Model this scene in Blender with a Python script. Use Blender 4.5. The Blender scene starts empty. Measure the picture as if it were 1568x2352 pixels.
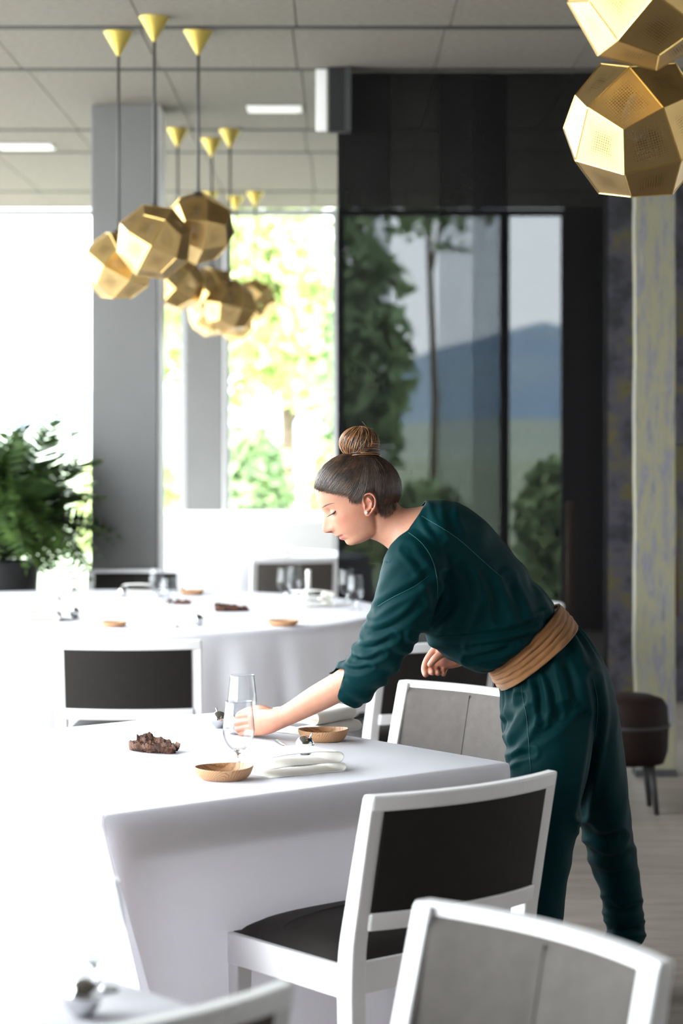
import bpy, bmesh, math, random
import numpy as np
from mathutils import Vector, Matrix, noise
from mathutils.bvhtree import BVHTree

random.seed(7)
rng = np.random.default_rng(7)
SC = bpy.context.scene
COL = SC.collection

# ------------------------------------------------------------------ camera, sky, exposure
FPX, HORIZON, CAMZ = 4978.0, 1000.0, 1.54      # focal length in px (1568x2352), eye-level row, eye height
cam_d = bpy.data.cameras.new('camera'); cam = bpy.data.objects.new('camera', cam_d); COL.objects.link(cam)
cam.location = (0, 0, CAMZ); cam.rotation_euler = (math.pi / 2, 0, 0)
cam_d.sensor_fit = 'VERTICAL'; cam_d.sensor_height = 36.0; cam_d.sensor_width = 24.0
cam_d.lens = FPX / 2352.0 * 36.0
cam_d.shift_y = -(1176.0 - HORIZON) / 2352.0
cam_d.clip_end = 2000
cam_d.dof.use_dof = True; cam_d.dof.focus_distance = 5.42; cam_d.dof.aperture_fstop = 3.0
SC.camera = cam

world = bpy.data.worlds.new('sky'); SC.world = world; world.use_nodes = True
bg = world.node_tree.nodes['Background']
bg.inputs[0].default_value = (0.90, 0.955, 1.0, 1); bg.inputs[1].default_value = 1.45

def portal(loc, rot, sx, sy):
    l = bpy.data.lights.new('window_portal', 'AREA'); l.shape = 'RECTANGLE'; l.size = sx; l.size_y = sy
    l.cycles.is_portal = True
    o = bpy.data.objects.new('window_portal', l); o.location = loc; o.rotation_euler = rot; COL.objects.link(o)
portal((-2.88, 9.4, 1.66), (0, -math.pi / 2, 0), 3.3, 15.5)       # glazing along the left
portal((-0.57, 17.2, 1.66), (-math.pi / 2, 0, 0), 4.66, 3.3)        # glazing at the back

SC.view_settings.view_transform = 'Standard'; SC.view_settings.look = 'None'
SC.view_settings.gamma = 1.0; SC.view_settings.use_curve_mapping = False
SC.view_settings.exposure = 3.55
SC.cycles.max_bounces = 10; SC.cycles.diffuse_bounces = 6; SC.cycles.transparent_max_bounces = 24
SC.cycles.caustics_reflective = False; SC.cycles.caustics_refractive = False
SC.cycles.sample_clamp_indirect = 6.0
SC.cycles.use_denoising = True

def W(px, py, d):
    """photo measurement at distance d -> metres in the room"""
    return Vector(((px - 784.0) * d / FPX, d, CAMZ - (py - HORIZON) * d / FPX))

# ------------------------------------------------------------------ materials
MATS = {}
def nmat(name):
    m = bpy.data.materials.new(name); m.use_nodes = True
    nt = m.node_tree; b = nt.nodes['Principled BSDF']; MATS[name] = m
    return m, nt, b

def lin(c):
    return tuple(((v / 255) / 12.92 if v / 255 <= 0.04045 else ((v / 255 + 0.055) / 1.055) ** 2.4) for v in c) + (1,)

def simple(name, col, rough=0.5, metal=0.0, var=0.0, vscale=8.0, stretch=(1, 1, 1), bump=0.0, bscale=200.0,
           col2=None, coat=0.0, sheen=0.0, spec=0.5, sss=0.0):
    m, nt, b = nmat(name)
    b.inputs['Base Color'].default_value = lin(col); b.inputs['Roughness'].default_value = rough
    b.inputs['Metallic'].default_value = metal; b.inputs['Coat Weight'].default_value = coat
    b.inputs['Sheen Weight'].default_value = sheen; b.inputs['Specular IOR Level'].default_value = spec
    if sss:
        b.inputs['Subsurface Weight'].default_value = sss
        b.inputs['Subsurface Radius'].default_value = (1.0, 0.35, 0.2); b.inputs['Subsurface Scale'].default_value = 0.008
    L = nt.links.new
    tc = nt.nodes.new('ShaderNodeTexCoord'); mp = nt.nodes.new('ShaderNodeMapping')
    mp.inputs['Scale'].default_value = stretch; L(tc.outputs['Object'], mp.inputs['Vector'])
    if var or col2:
        n = nt.nodes.new('ShaderNodeTexNoise'); n.inputs['Scale'].default_value = vscale; n.inputs['Detail'].default_value = 5
        L(mp.outputs[0], n.inputs['Vector'])
        r = nt.nodes.new('ShaderNodeValToRGB'); r.color_ramp.elements[0].position = 0.36; r.color_ramp.elements[1].position = 0.66
        c = np.array(lin(col)[:3])
        r.color_ramp.elements[0].color = tuple(c * (1 - var)) + (1,)
        r.color_ramp.elements[1].color = lin(col2) if col2 else tuple(np.clip(c * (1 + var), 0, 1)) + (1,)
        L(n.outputs['Fac'], r.inputs['Fac']); L(r.outputs['Color'], b.inputs['Base Color'])
    if bump:
        n2 = nt.nodes.new('ShaderNodeTexNoise'); n2.inputs['Scale'].default_value = bscale; n2.inputs['Detail'].default_value = 3
        L(mp.outputs[0], n2.inputs['Vector'])
        bp = nt.nodes.new('ShaderNodeBump'); bp.inputs['Strength'].default_value = bump; bp.inputs['Distance'].default_value = 0.002
        L(n2.outputs['Fac'], bp.inputs['Height']); L(bp.outputs[0], b.inputs['Normal'])
    return m

simple('ceiling_board', (100, 94, 86), 0.9, var=0.10, vscale=30, bump=0.6, bscale=160)
simple('gap_black', (14, 14, 15), 0.8)
simple('floor_stone', (118, 109, 102), 0.55, var=0.16, vscale=3.0, stretch=(1, 5, 1), bump=0.15, bscale=60)
simple('plaster_light', (220, 218, 218), 0.9, var=0.04, vscale=4)
simple('column_grey', (98, 97, 96), 0.75, var=0.03, vscale=3, bump=0.1, bscale=80)
simple('dark_panel', (40, 39, 40), 0.6, var=0.15, vscale=3)
simple('frame_grey', (150, 150, 152), 0.5)
simple('frame_dark', (46, 46, 48), 0.5)
simple('white_lacquer', (222, 220, 222), 0.35, var=0.01, vscale=5)
simple('white_trim', (232, 230, 230), 0.6)
simple('leather_dark', (24, 20, 18), 0.65, var=0.12, vscale=40, bump=0.25, bscale=420, spec=0.25)
simple('leather_grey', (84, 79, 76), 0.75, var=0.05, vscale=40, bump=0.25, bscale=420, spec=0.12)
simple('seam_dark', (24, 21, 20), 0.7)
simple('seam_grey', (58, 54, 52), 0.7)
simple('brass', (214, 182, 112), 0.3, 1.0, var=0.06, vscale=12)
simple('brass_matt', (176, 156, 76), 0.45, 0.6)
simple('cord_grey', (60, 60, 60), 0.7)
simple('steel', (205, 205, 208), 0.12, 1.0)
simple('bark', (44, 25, 18), 0.9, col2=(108, 74, 58), vscale=45, stretch=(1, 3, 1), bump=1.0, bscale=120)
simple('pot_black', (16, 15, 15), 0.5)
simple('soil', (52, 36, 26), 0.95, var=0.3, vscale=40)
simple('frond_green', (22, 42, 10), 0.6, col2=(62, 88, 28), vscale=6)
simple('stem_brown', (88, 62, 40), 0.8)
simple('leaf_green', (146, 170, 96), 0.6, col2=(198, 208, 142), vscale=3)
simple('leaf_deep', (112, 140, 96), 0.6, col2=(150, 172, 120), vscale=3)
simple('trunk', (96, 82, 68), 0.9, var=0.2, vscale=12)
simple('lawn', (140, 152, 122), 0.9, var=0.2, vscale=2)
simple('terrace', (196, 192, 184), 0.8, var=0.05, vscale=2)
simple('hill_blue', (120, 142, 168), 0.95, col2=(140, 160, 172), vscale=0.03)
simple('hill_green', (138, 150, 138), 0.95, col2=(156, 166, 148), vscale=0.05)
simple('tan_wood', (150, 112, 84), 0.6, var=0.12, vscale=8, stretch=(6, 6, 1))
simple('brown_leather', (22, 10, 8), 0.7, var=0.15, vscale=10, spec=0.15)
simple('grey_board', (176, 174, 172), 0.6)
simple('sheet_linen', (228, 225, 220), 0.85, bump=0.3, bscale=700)
simple('tunic_teal', (0, 39, 42), 0.6, var=0.05, vscale=30, bump=0.25, bscale=900, spec=0.06)
simple('trouser_teal', (0, 37, 40), 0.6, var=0.05, vscale=30, bump=0.25, bscale=900, spec=0.06)
simple('teal_thread', (16, 76, 78), 0.6)
simple('sash_tan', (136, 90, 48), 0.85, var=0.05, vscale=40, bump=0.35, bscale=900, sheen=0.2)
simple('hair_brown', (38, 26, 19), 0.4, col2=(78, 54, 38), vscale=50, spec=0.6)
simple('hair_light', (132, 88, 54), 0.42, col2=(176, 124, 80), vscale=60, spec=0.6)
simple('hair_dark', (40, 27, 20), 0.45, var=0.2, vscale=50)
simple('brow_hair', (94, 64, 50), 0.6)
simple('eye_dark', (38, 26, 22), 0.35)
simple('eye_white', (228, 220, 214), 0.2)
simple('pearl', (244, 238, 232), 0.15, coat=0.6)
simple('shoe_black', (15, 14, 15), 0.4)
simple('nail', (232, 188, 174), 0.3)
simple('lamp_white', (238, 236, 232), 0.5)
simple('red_cloth', (110, 24, 26), 0.8, var=0.2, vscale=8)

def cloth_mat(name, col, trans=0.25):
    m, nt, b = nmat(name); L = nt.links.new
    b.inputs['Base Color'].default_value = lin(col); b.inputs['Roughness'].default_value = 0.9
    tc = nt.nodes.new('ShaderNodeTexCoord')
    w1 = nt.nodes.new('ShaderNodeTexNoise'); w1.inputs['Scale'].default_value = 260; w1.inputs['Detail'].default_value = 2
    mp = nt.nodes.new('ShaderNodeMapping'); mp.inputs['Scale'].default_value = (1, 1, 2.6); L(tc.outputs['Object'], mp.inputs[0]); L(mp.outputs[0], w1.inputs['Vector'])
    bp = nt.nodes.new('ShaderNodeBump'); bp.inputs['Strength'].default_value = 0.35; bp.inputs['Distance'].default_value = 0.0012
    L(w1.outputs['Fac'], bp.inputs['Height']); L(bp.outputs[0], b.inputs['Normal'])
    tr = nt.nodes.new('ShaderNodeBsdfTranslucent'); tr.inputs[0].default_value = lin(col)
    mx = nt.nodes.new('ShaderNodeMixShader'); mx.inputs[0].default_value = trans
    out = nt.nodes['Material Output']
    L(b.outputs[0], mx.inputs[1]); L(tr.outputs[0], mx.inputs[2]); L(mx.outputs[0], out.inputs[0])
cloth_mat('tablecloth', (238, 237, 243), 0.42)

def glass_mat(name, tint=(1, 1, 1), refl=1.0, edge=0.0):
    m, nt, b = nmat(name); L = nt.links.new; nt.nodes.remove(b)
    t = nt.nodes.new('ShaderNodeBsdfTransparent'); t.inputs[0].default_value = (*tint, 1)
    g = nt.nodes.new('ShaderNodeBsdfGlossy'); g.inputs['Roughness'].default_value = 0.02
    lw = nt.nodes.new('ShaderNodeLayerWeight'); lw.inputs['Blend'].default_value = 0.5
    pw = nt.nodes.new('ShaderNodeMath'); pw.operation = 'POWER'; pw.inputs[1].default_value = 4.0; L(lw.outputs['Facing'], pw.inputs[0])
    mu = nt.nodes.new('ShaderNodeMath'); mu.operation = 'MULTIPLY_ADD'; mu.inputs[1].default_value = 0.8 * refl; mu.inputs[2].default_value = 0.035 * refl; L(pw.outputs[0], mu.inputs[0])
    if edge:                                                    # longer way through the glass at grazing angles
        p6 = nt.nodes.new('ShaderNodeMath'); p6.operation = 'POWER'; p6.inputs[1].default_value = 5.0; L(lw.outputs['Facing'], p6.inputs[0])
        mc = nt.nodes.new('ShaderNodeMix'); mc.data_type = 'RGBA'; mc.inputs['A'].default_value = (*tint, 1); mc.inputs['B'].default_value = (edge, edge, edge, 1)
        L(p6.outputs[0], mc.inputs['Factor']); L(mc.outputs['Result'], t.inputs[0])
    mx = nt.nodes.new('ShaderNodeMixShader'); L(mu.outputs[0], mx.inputs[0]); L(t.outputs[0], mx.inputs[1]); L(g.outputs[0], mx.inputs[2])
    L(mx.outputs[0], nt.nodes['Material Output'].inputs[0])
glass_mat('drinking_glass', (0.95, 0.955, 0.96), 0.8, 0.12)
def solid_glass(name):
    m, nt, b = nmat(name)
    b.inputs['Base Color'].default_value = (0.96, 0.97, 0.97, 1); b.inputs['Roughness'].default_value = 0.0
    b.inputs['Transmission Weight'].default_value = 1.0; b.inputs['IOR'].default_value = 1.5
solid_glass('stem_glass')
glass_mat('window_glass', (0.97, 0.98, 0.97), 0.5)

def screen_mat(name, t):
    m, nt, b = nmat(name); L = nt.links.new
    b.inputs['Base Color'].default_value = lin((14, 13, 14)); b.inputs['Roughness'].default_value = 0.9; b.inputs['Specular IOR Level'].default_value = 0.05
    tr = nt.nodes.new('ShaderNodeBsdfTransparent'); tr.inputs[0].default_value = (0.97, 1.0, 1.03, 1)
    mx = nt.nodes.new('ShaderNodeMixShader'); mx.inputs[0].default_value = t
    L(b.outputs[0], mx.inputs[1]); L(tr.outputs[0], mx.inputs[2]); L(mx.outputs[0], nt.nodes['Material Output'].inputs[0])
screen_mat('mesh_screen', 0.040); screen_mat('mesh_screen_light', 0.6)

def wood_rings(name):
    m, nt, b = nmat(name); L = nt.links.new
    b.inputs['Roughness'].default_value = 0.5
    tc = nt.nodes.new('ShaderNodeTexCoord'); mp = nt.nodes.new('ShaderNodeMapping')
    mp.inputs['Rotation'].default_value = (0.5, 0.9, 0.3); mp.inputs['Location'].default_value = (0.03, 0.05, 0)
    L(tc.outputs['Object'], mp.inputs[0])
    wv = nt.nodes.new('ShaderNodeTexWave'); wv.wave_type = 'RINGS'; wv.inputs['Scale'].default_value = 75
    wv.inputs['Distortion'].default_value = 3.5; wv.inputs['Detail'].default_value = 3; wv.inputs['Detail Scale'].default_value = 1.4
    L(mp.outputs[0], wv.inputs[0])
    r = nt.nodes.new('ShaderNodeValToRGB'); e = r.color_ramp.elements
    e[0].position = 0.0; e[0].color = lin((146, 104, 72)); e[1].position = 0.45; e[1].color = lin((182, 140, 102))
    L(wv.outputs['Fac'], r.inputs[0]); L(r.outputs[0], b.inputs['Base Color'])
wood_rings('olive_wood')

def painted(name, cols, scale, stretch, rough=0.7):
    m, nt, b = nmat(name); L = nt.links.new
    b.inputs['Roughness'].default_value = rough
    tc = nt.nodes.new('ShaderNodeTexCoord'); mp = nt.nodes.new('ShaderNodeMapping'); mp.inputs['Scale'].default_value = stretch
    L(tc.outputs['Object'], mp.inputs[0])
    n = nt.nodes.new('ShaderNodeTexNoise'); n.inputs['Scale'].default_value = scale; n.inputs['Detail'].default_value = 6; n.inputs['Roughness'].default_value = 0.7
    L(mp.outputs[0], n.inputs['Vector'])
    r = nt.nodes.new('ShaderNodeValToRGB'); e = r.color_ramp.elements
    while len(e) < len(cols): e.new(0.5)
    for i, c in enumerate(cols):
        e[i].position = 0.3 + 0.4 * i / (len(cols) - 1); e[i].color = lin(c)
    L(n.outputs['Fac'], r.inputs[0]); L(r.outputs[0], b.inputs['Base Color'])
painted('painted_post', [(76, 76, 84), (112, 111, 108), (122, 118, 90), (98, 97, 110), (128, 124, 110)], 12, (2.0, 2.0, 0.28))
painted('painted_wall', [(26, 26, 28), (40, 40, 44), (66, 64, 74), (84, 78, 40), (48, 48, 54)], 4.5, (1, 1, 1))

def perforated(name):
    m, nt, b = nmat(name); L = nt.links.new
    b.inputs['Base Color'].default_value = lin((192, 162, 108)); b.inputs['Metallic'].default_value = 1; b.inputs['Roughness'].default_value = 0.36
    tc = nt.nodes.new('ShaderNodeTexCoord'); sp = nt.nodes.new('ShaderNodeSeparateXYZ'); L(tc.outputs['Object'], sp.inputs[0])
    def M(op, a, bb=None):
        n = nt.nodes.new('ShaderNodeMath'); n.operation = op
        for i, v in enumerate((a, bb)):
            if v is None: continue
            if isinstance(v, (int, float)): n.inputs[i].default_value = v
            else: L(v, n.inputs[i])
        return n.outputs[0]
    ca, sa = math.cos(math.pi / 4), math.sin(math.pi / 4)
    u = M('ADD', M('MULTIPLY', sp.outputs[0], ca), M('MULTIPLY', sp.outputs[1], sa))
    v = M('SUBTRACT', M('MULTIPLY', sp.outputs[1], ca), M('MULTIPLY', sp.outputs[0], sa))
    P = 0.0056
    fu = M('SUBTRACT', M('FRACT', M('DIVIDE', u, P)), 0.5); fv = M('SUBTRACT', M('FRACT', M('DIVIDE', v, P)), 0.5)
    dist = M('MAXIMUM', M('ABSOLUTE', fu), M('ABSOLUTE', fv))
    rad = M('MAXIMUM', M('ABSOLUTE', u), M('ABSOLUTE', v))
    size = M('SUBTRACT', 0.40, M('MULTIPLY', rad, 7.0))                 # holes shrink towards the facet's rim
    hole = M('LESS_THAN', dist, M('MINIMUM', size, 0.30))
    t = nt.nodes.new('ShaderNodeBsdfTransparent'); mx = nt.nodes.new('ShaderNodeMixShader')
    L(hole, mx.inputs[0]); L(b.outputs[0], mx.inputs[1]); L(t.outputs[0], mx.inputs[2]); L(mx.outputs[0], nt.nodes['Material Output'].inputs[0])
perforated('brass_perforated')

def skin_mat():
    m, nt, b = nmat('skin'); L = nt.links.new
    at = nt.nodes.new('ShaderNodeAttribute'); at.attribute_name = 'tint'
    tc = nt.nodes.new('ShaderNodeTexCoord'); n = nt.nodes.new('ShaderNodeTexNoise'); n.inputs['Scale'].default_value = 55; n.inputs['Detail'].default_value = 6
    L(tc.outputs['Object'], n.inputs['Vector']); rp = nt.nodes.new('ShaderNodeMapRange'); rp.inputs[3].default_value = 0.86; rp.inputs[4].default_value = 1.12; L(n.outputs['Fac'], rp.inputs[0])
    mxc = nt.nodes.new('ShaderNodeVectorMath'); mxc.operation = 'SCALE'; L(at.outputs['Color'], mxc.inputs[0]); L(rp.outputs[0], mxc.inputs['Scale']); L(mxc.outputs[0], b.inputs['Base Color'])
    n2 = nt.nodes.new('ShaderNodeTexNoise'); n2.inputs['Scale'].default_value = 900; L(tc.outputs['Object'], n2.inputs['Vector'])
    bp = nt.nodes.new('ShaderNodeBump'); bp.inputs['Strength'].default_value = 0.12; bp.inputs['Distance'].default_value = 0.001; L(n2.outputs['Fac'], bp.inputs['Height']); L(bp.outputs[0], b.inputs['Normal'])
    b.inputs['Roughness'].default_value = 0.5; b.inputs['Specular IOR Level'].default_value = 0.35
    b.inputs['Subsurface Weight'].default_value = 0.25; b.inputs['Subsurface Radius'].default_value = (1, 0.4, 0.25); b.inputs['Subsurface Scale'].default_value = 0.006
skin_mat()

# ------------------------------------------------------------------ mesh helpers
class MB:
    def __init__(self): self.v = []; self.f = []
    def add(self, vs, fs):
        o = len(self.v); self.v += [tuple(x) for x in vs]; self.f += [tuple(i + o for i in f) for f in fs]
    def box(self, a, b):
        x0, y0, z0 = a; x1, y1, z1 = b
        self.add([(x0, y0, z0), (x1, y0, z0), (x1, y1, z0), (x0, y1, z0), (x0, y0, z1), (x1, y0, z1), (x1, y1, z1), (x0, y1, z1)],
                 [(3, 2, 1, 0), (4, 5, 6, 7), (0, 1, 5, 4), (1, 2, 6, 5), (2, 3, 7, 6), (3, 0, 4, 7)])
    def rings(self, rings, cap=True, closed=True):
        n = len(rings[0]); vs = [p for r in rings for p in r]; fs = []
        for i in range(len(rings) - 1):
            for j in range(n if closed else n - 1):
                k = (j + 1) % n
                fs.append((i * n + j, i * n + k, (i + 1) * n + k, (i + 1) * n + j))
        if cap:
            fs.append(tuple(range(n - 1, -1, -1))); fs.append(tuple((len(rings) - 1) * n + j for j in range(n)))
        self.add(vs, fs)
    def lathe(self, prof, n=32, center=(0, 0, 0), sx=1, sy=1, cap=False):
        rs = []
        for r, z in prof:
            rs.append([(center[0] + sx * r * math.cos(2 * math.pi * j / n), center[1] + sy * r * math.sin(2 * math.pi * j / n), center[2] + z) for j in range(n)])
        self.rings(rs, cap)
    def tube(self, pts, radii, n=8, round_ends=False, flat=1.0):
        pts = [Vector(p) for p in pts]
        if isinstance(radii, (int, float)): radii = [radii] * len(pts)
        pts2, rad2 = list(pts), list(radii)
        T = [(pts2[min(i + 1, len(pts2) - 1)] - pts2[max(i - 1, 0)]).normalized() for i in range(len(pts2))]
        up = Vector((0, 0, 1)) if abs(T[0].z) < 0.9 else Vector((1, 0, 0))
        N = T[0].cross(up).normalized(); rs = []
        def ring(p, t, r):
            nonlocal N
            N = (N - t * N.dot(t)).normalized(); B = t.cross(N)
            return [p + N * (r * math.cos(2 * math.pi * j / n)) + B * (r * flat * math.sin(2 * math.pi * j / n)) for j in range(n)]
        if round_ends:
            for k in (80, 55, 28):
                a = math.radians(k); rs.append(ring(pts2[0] - T[0] * rad2[0] * math.sin(a), T[0], rad2[0] * math.cos(a)))
        for p, t, r in zip(pts2, T, rad2): rs.append(ring(p, t, r))
        if round_ends:
            for k in (28, 55, 80):
                a = math.radians(k); rs.append(ring(pts2[-1] + T[-1] * rad2[-1] * math.sin(a), T[-1], rad2[-1] * math.cos(a)))
        self.rings(rs)
    def mesh(self, name, smooth=True):
        me = bpy.data.meshes.new(name); me.from_pydata([tuple(v) for v in self.v], [], self.f); me.update()
        bm = bmesh.new(); bm.from_mesh(me); bmesh.ops.recalc_face_normals(bm, faces=bm.faces[:]); bm.to_mesh(me); bm.free()
        if smooth: me.polygons.foreach_set('use_smooth', [True] * len(me.polygons))
        return me
    def build(self, name, mat, parent=None, smooth=True, bevel=0.0, loc=None, autosmooth=None, sub=0, solid=0.0):
        o = bpy.data.objects.new(name, self.mesh(name, smooth)); COL.objects.link(o)
        o.data.materials.append(MATS[mat]); o.parent = parent
        if loc is not None: o.location = loc
        if solid:
            m = o.modifiers.new('solid', 'SOLIDIFY'); m.thickness = solid; m.offset = 0
        if bevel:
            m = o.modifiers.new('bevel', 'BEVEL'); m.width = bevel; m.segments = 2; m.limit_method = 'ANGLE'; m.angle_limit = 0.6
            m.harden_normals = False
        if sub:
            m = o.modifiers.new('sub', 'SUBSURF'); m.levels = sub; m.render_levels = sub
        if autosmooth is not None:
            o.data.set_sharp_from_angle(angle=math.radians(autosmooth))
        return o

def empty(name, loc=(0, 0, 0), rz=0.0):
    o = bpy.data.objects.new(name, None); COL.objects.link(o); o.location = loc; o.rotation_euler = (0, 0, rz); o.empty_display_size = 0.05
    return o
def tag(o, label=None, cat=None, group=None, kind=None):
    if label: o['label'] = label
    if cat: o['category'] = cat
    if group: o['group'] = group
    if kind: o['kind'] = kind
    return o
def copy_tree(o, parent=None):
    c = o.copy(); COL.objects.link(c); c.parent = parent
    for ch in list(o.children): copy_tree(ch, c)
    return c
def box(name, a, b, mat, parent=None, bevel=0.0, smooth=False):
    m = MB(); m.box(a, b); return m.build(name, mat, parent, smooth=smooth, bevel=bevel)
def catmull(pts, sub=6):
    """interpolates rows of numbers"""
    P = np.array(pts, float); out = []
    for i in range(len(P) - 1):
        p0, p1, p2, p3 = P[max(i - 1, 0)], P[i], P[i + 1], P[min(i + 2, len(P) - 1)]
        for k in range(sub):
            t = k / sub
            out.append(0.5 * ((2 * p1) + (-p0 + p2) * t + (2 * p0 - 5 * p1 + 4 * p2 - p3) * t * t + (-p0 + 3 * p1 - 3 * p2 + p3) * t ** 3))
    out.append(P[-1]); return np.array(out)

# ------------------------------------------------------------------ the room
XL, XR, YB, YF, ZC = -2.9, 4.2, -3.0, 17.15, 3.33
tag(box('floor', (XL, YB, -0.2), (XR, YF + 0.1, 0.0), 'floor_stone'), 'taupe stone restaurant floor with a soft streaky grain', kind='structure')
ceil = tag(box('ceiling', (XL, YB, ZC + 0.03), (XR, YF + 0.1, ZC + 0.2), 'gap_black'), 'ceiling of grey boards split by black slots', kind='structure')
cuts = [-3.0, -1.4, 0.0, 2.1, 3.2, 5.3, 6.4, 8.4, 9.51, 10.6, 12.7, 13.7, 15.9, 17.15]
pm = {}
for i in range(len(cuts) - 1):
    y0, y1 = cuts[i] + 0.035, cuts[i + 1] - 0.035
    key = round(y1 - y0, 3)
    if key not in pm:
        m = MB(); m.box((-0.333, 0, 0), (0.333, y1 - y0, 0.03)); pm[key] = m.mesh('ceiling_panel', False)
        pm[key].materials.append(MATS['ceiling_board'])
    if i:
        m = MB(); m.box((XL, cuts[i] - 0.0345, ZC - 0.003), (XR, cuts[i] + 0.0345, ZC + 0.03)); m.build('slot_profile', 'gap_black', ceil, False)
    x = XL + 0.3355 + 0.02 * (i % 2)
    while x < XR - 0.2:
        o = bpy.data.objects.new('ceiling_panel', pm[key]); COL.objects.link(o); o.parent = ceil
        o.location = (x, y0, ZC); x += 0.671
tag(box('wall_rear', (XL, YB - 0.2, 0), (XR, YB, ZC + 0.03), 'plaster_light'), 'pale plaster wall behind the viewer', kind='structure')
tag(box('wall_right', (XR, YB, 0), (XR + 0.2, YF, ZC + 0.03), 'plaster_light'), 'pale plaster side wall on the right', kind='structure')
tag(box('wall_back', (1.77, YF, 0), (XR, YF + 0.15, ZC + 0.03), 'dark_panel'), 'dark panelled wall right of the far window', kind='structure')
tag(box('wall_partition', (1.53, 12.5, 0), (XR, 12.65, ZC + 0.03), 'painted_wall'), 'dark partition wall with blotchy yellow and violet paint', kind='structure')
# glazing at the back
def window(n, x0, x1, fr='frame_grey', w=0.05):
    root = box('window_%d' % n, (x0, YF, 0), (x1, YF + 0.08, 0.06), fr)
    tag(root, 'tall fixed window in the far glazed front, bay %d from the left' % n, kind='structure')
    m = MB(); m.box((x0, YF, 0.06), (x0 + w, YF + 0.08, ZC)); m.build('frame_upright', fr, root, False)
    m = MB(); m.box((x1 - w, YF, 0.06), (x1, YF + 0.08, ZC)); m.build('frame_upright', fr, root, False)
    m = MB(); m.box((x0 + w, YF, ZC - 0.05), (x1 - w, YF + 0.08, ZC)); m.build('frame_head', fr, root, False)
    m = MB(); m.box((x0 + w, YF + 0.035, 0.06), (x1 - w, YF + 0.045, ZC - 0.05)); m.build('pane', 'window_glass', root, False)
window(1, -2.9, -1.226); window(2, -0.936, -0.02); window(3, -0.02, 1.30, 'frame_dark', 0.045); window(4, 1.30, 1.77, 'frame_dark', 0.03)
# glazing along the left
tag(box('wall_left', (XL - 0.2, YB, 0), (XL, 1.65, ZC + 0.03), 'plaster_light'), 'plain plaster wall on the left, nearest the viewer', kind='structure')
for k in range(5):
    y0 = 1.65 + k * 3.1; y1 = y0 + 3.1
    root = tag(box('window_%d' % (5 + k), (XL - 0.08, y0, 0), (XL, y1, 0.06), 'frame_grey'), 'tall fixed window in the glazed left side, bay %d from the viewer' % (k + 1), kind='structure')
    m = MB(); m.box((XL - 0.08, y0, 0.06), (XL, y0 + 0.06, ZC)); m.build('frame_upright', 'frame_grey', root, False)
    m = MB(); m.box((XL - 0.045, y0 + 0.06, 0.06), (XL - 0.035, y1, ZC)); m.build('pane', 'window_glass', root, False)

# columns
def column(x0, x1, y0, y1, label):
    m = MB(); m.box((x0, y0, 0), (x1, y1, ZC + 0.002)); o = m.build('column', 'column_grey', None, False, bevel=0.006)
    m = MB(); m.box((x1, y0 + 0.02, 0), (x1 + 0.012, y1 - 0.02, ZC)); m.build('lit_side_face', 'white_trim', o, False)  # added white facing: window light on the column's right side put into colour
    m = MB(); m.box((x0 - 0.004, y0 - 0.004, 0), (x1 + 0.014, y1 + 0.004, 0.08)); m.build('base_plinth', 'frame_grey', o, False)
    return tag(o, label, 'column')
column(-1.354, -0.995, 11.72, 12.08, 'broad light grey square column behind the large round table')
column(-1.226, -0.936, 17.02, 17.30, 'narrow pale column in the far glazed front below the lamps')

# ceiling lights and the boxed end of the screen track
for i, (x, y, w, l) in enumerate([(-0.365, 11.85, 0.30, 'long white recessed ceiling light left of the dark screen'), (-1.95, 13.4, 0.34, 'white recessed ceiling light at the left picture edge')]):
    r = tag(empty('ceiling_light', (x, y, ZC - 0.012)), l, 'light')
    m = MB(); m.box((-w / 2, -0.10, 0), (w / 2, 0.10, 0.012)); m.build('light_frame', 'white_trim', r, False, bevel=0.003)
    m = MB(); m.box((-w / 2 + 0.02, -0.08, -0.004), (w / 2 - 0.02, 0.08, 0)); m.build('diffuser', 'lamp_white', r, False)
a = W(725, 160, 10.58); b = W(750, 300, 10.58)
tag(box('fascia_board', (a.x, 10.58, b.z), (b.x, 10.60, ZC), 'white_trim', bevel=0.002), 'short white fascia board hanging beside the black screen housing', 'board')
a = W(754, 160, 10.52); b = W(806, 302, 10.52)
m = MB(); m.box((a.x, 10.52, b.z), (b.x, 10.60, ZC)); o = m.build('screen_housing', 'gap_black', None, False, bevel=0.004)
m = MB(); m.box((b.x - 0.03, 10.50, b.z + 0.01), (b.x, 10.52, ZC - 0.01)); m.build('cover_strip', 'frame_dark', o, False)
tag(o, 'black box housing at the top left corner of the mesh screen', 'housing')

# dark mesh screens hung from the slot
def screen(px0, px1, d, mat, label, z0=0.02):
    x0 = (px0 - 784) * d / FPX; x1 = (px1 - 784) * d / FPX
    r = tag(empty('mesh_screen', ((x0 + x1) / 2, d, 0)), label, 'screen'); h = (x1 - x0) / 2
    m = MB(); n = 40; top = []; bot = []
    for i in range(n + 1):
        x = -h + 2 * h * i / n; y = 0.006 * math.sin(i * 0.8)
        top.append((x, y, ZC)); bot.append((x, y, z0 + 0.02))
    m.rings([bot, top], cap=False, closed=False); m.build('mesh_panel', mat, r)
    m = MB(); m.box((-h, -0.008, z0), (h, 0.008, z0 + 0.024)); m.build('hem_bar', 'frame_dark', r, False)
screen(775, 1396, 10.69, 'mesh_screen', 'wide dark see-through mesh screen hanging behind the waitress')
screen(775, 898, 10.78, 'mesh_screen_light', 'narrow sheer mesh panel behind the left edge of the wide screen')
screen(1008, 1165, 10.78, 'mesh_screen_light', 'sheer mesh panel behind the middle of the wide screen')
screen(1085, 1165, 10.88, 'mesh_screen_light', 'narrowest sheer mesh panel, rearmost of the dark screens')

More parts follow.
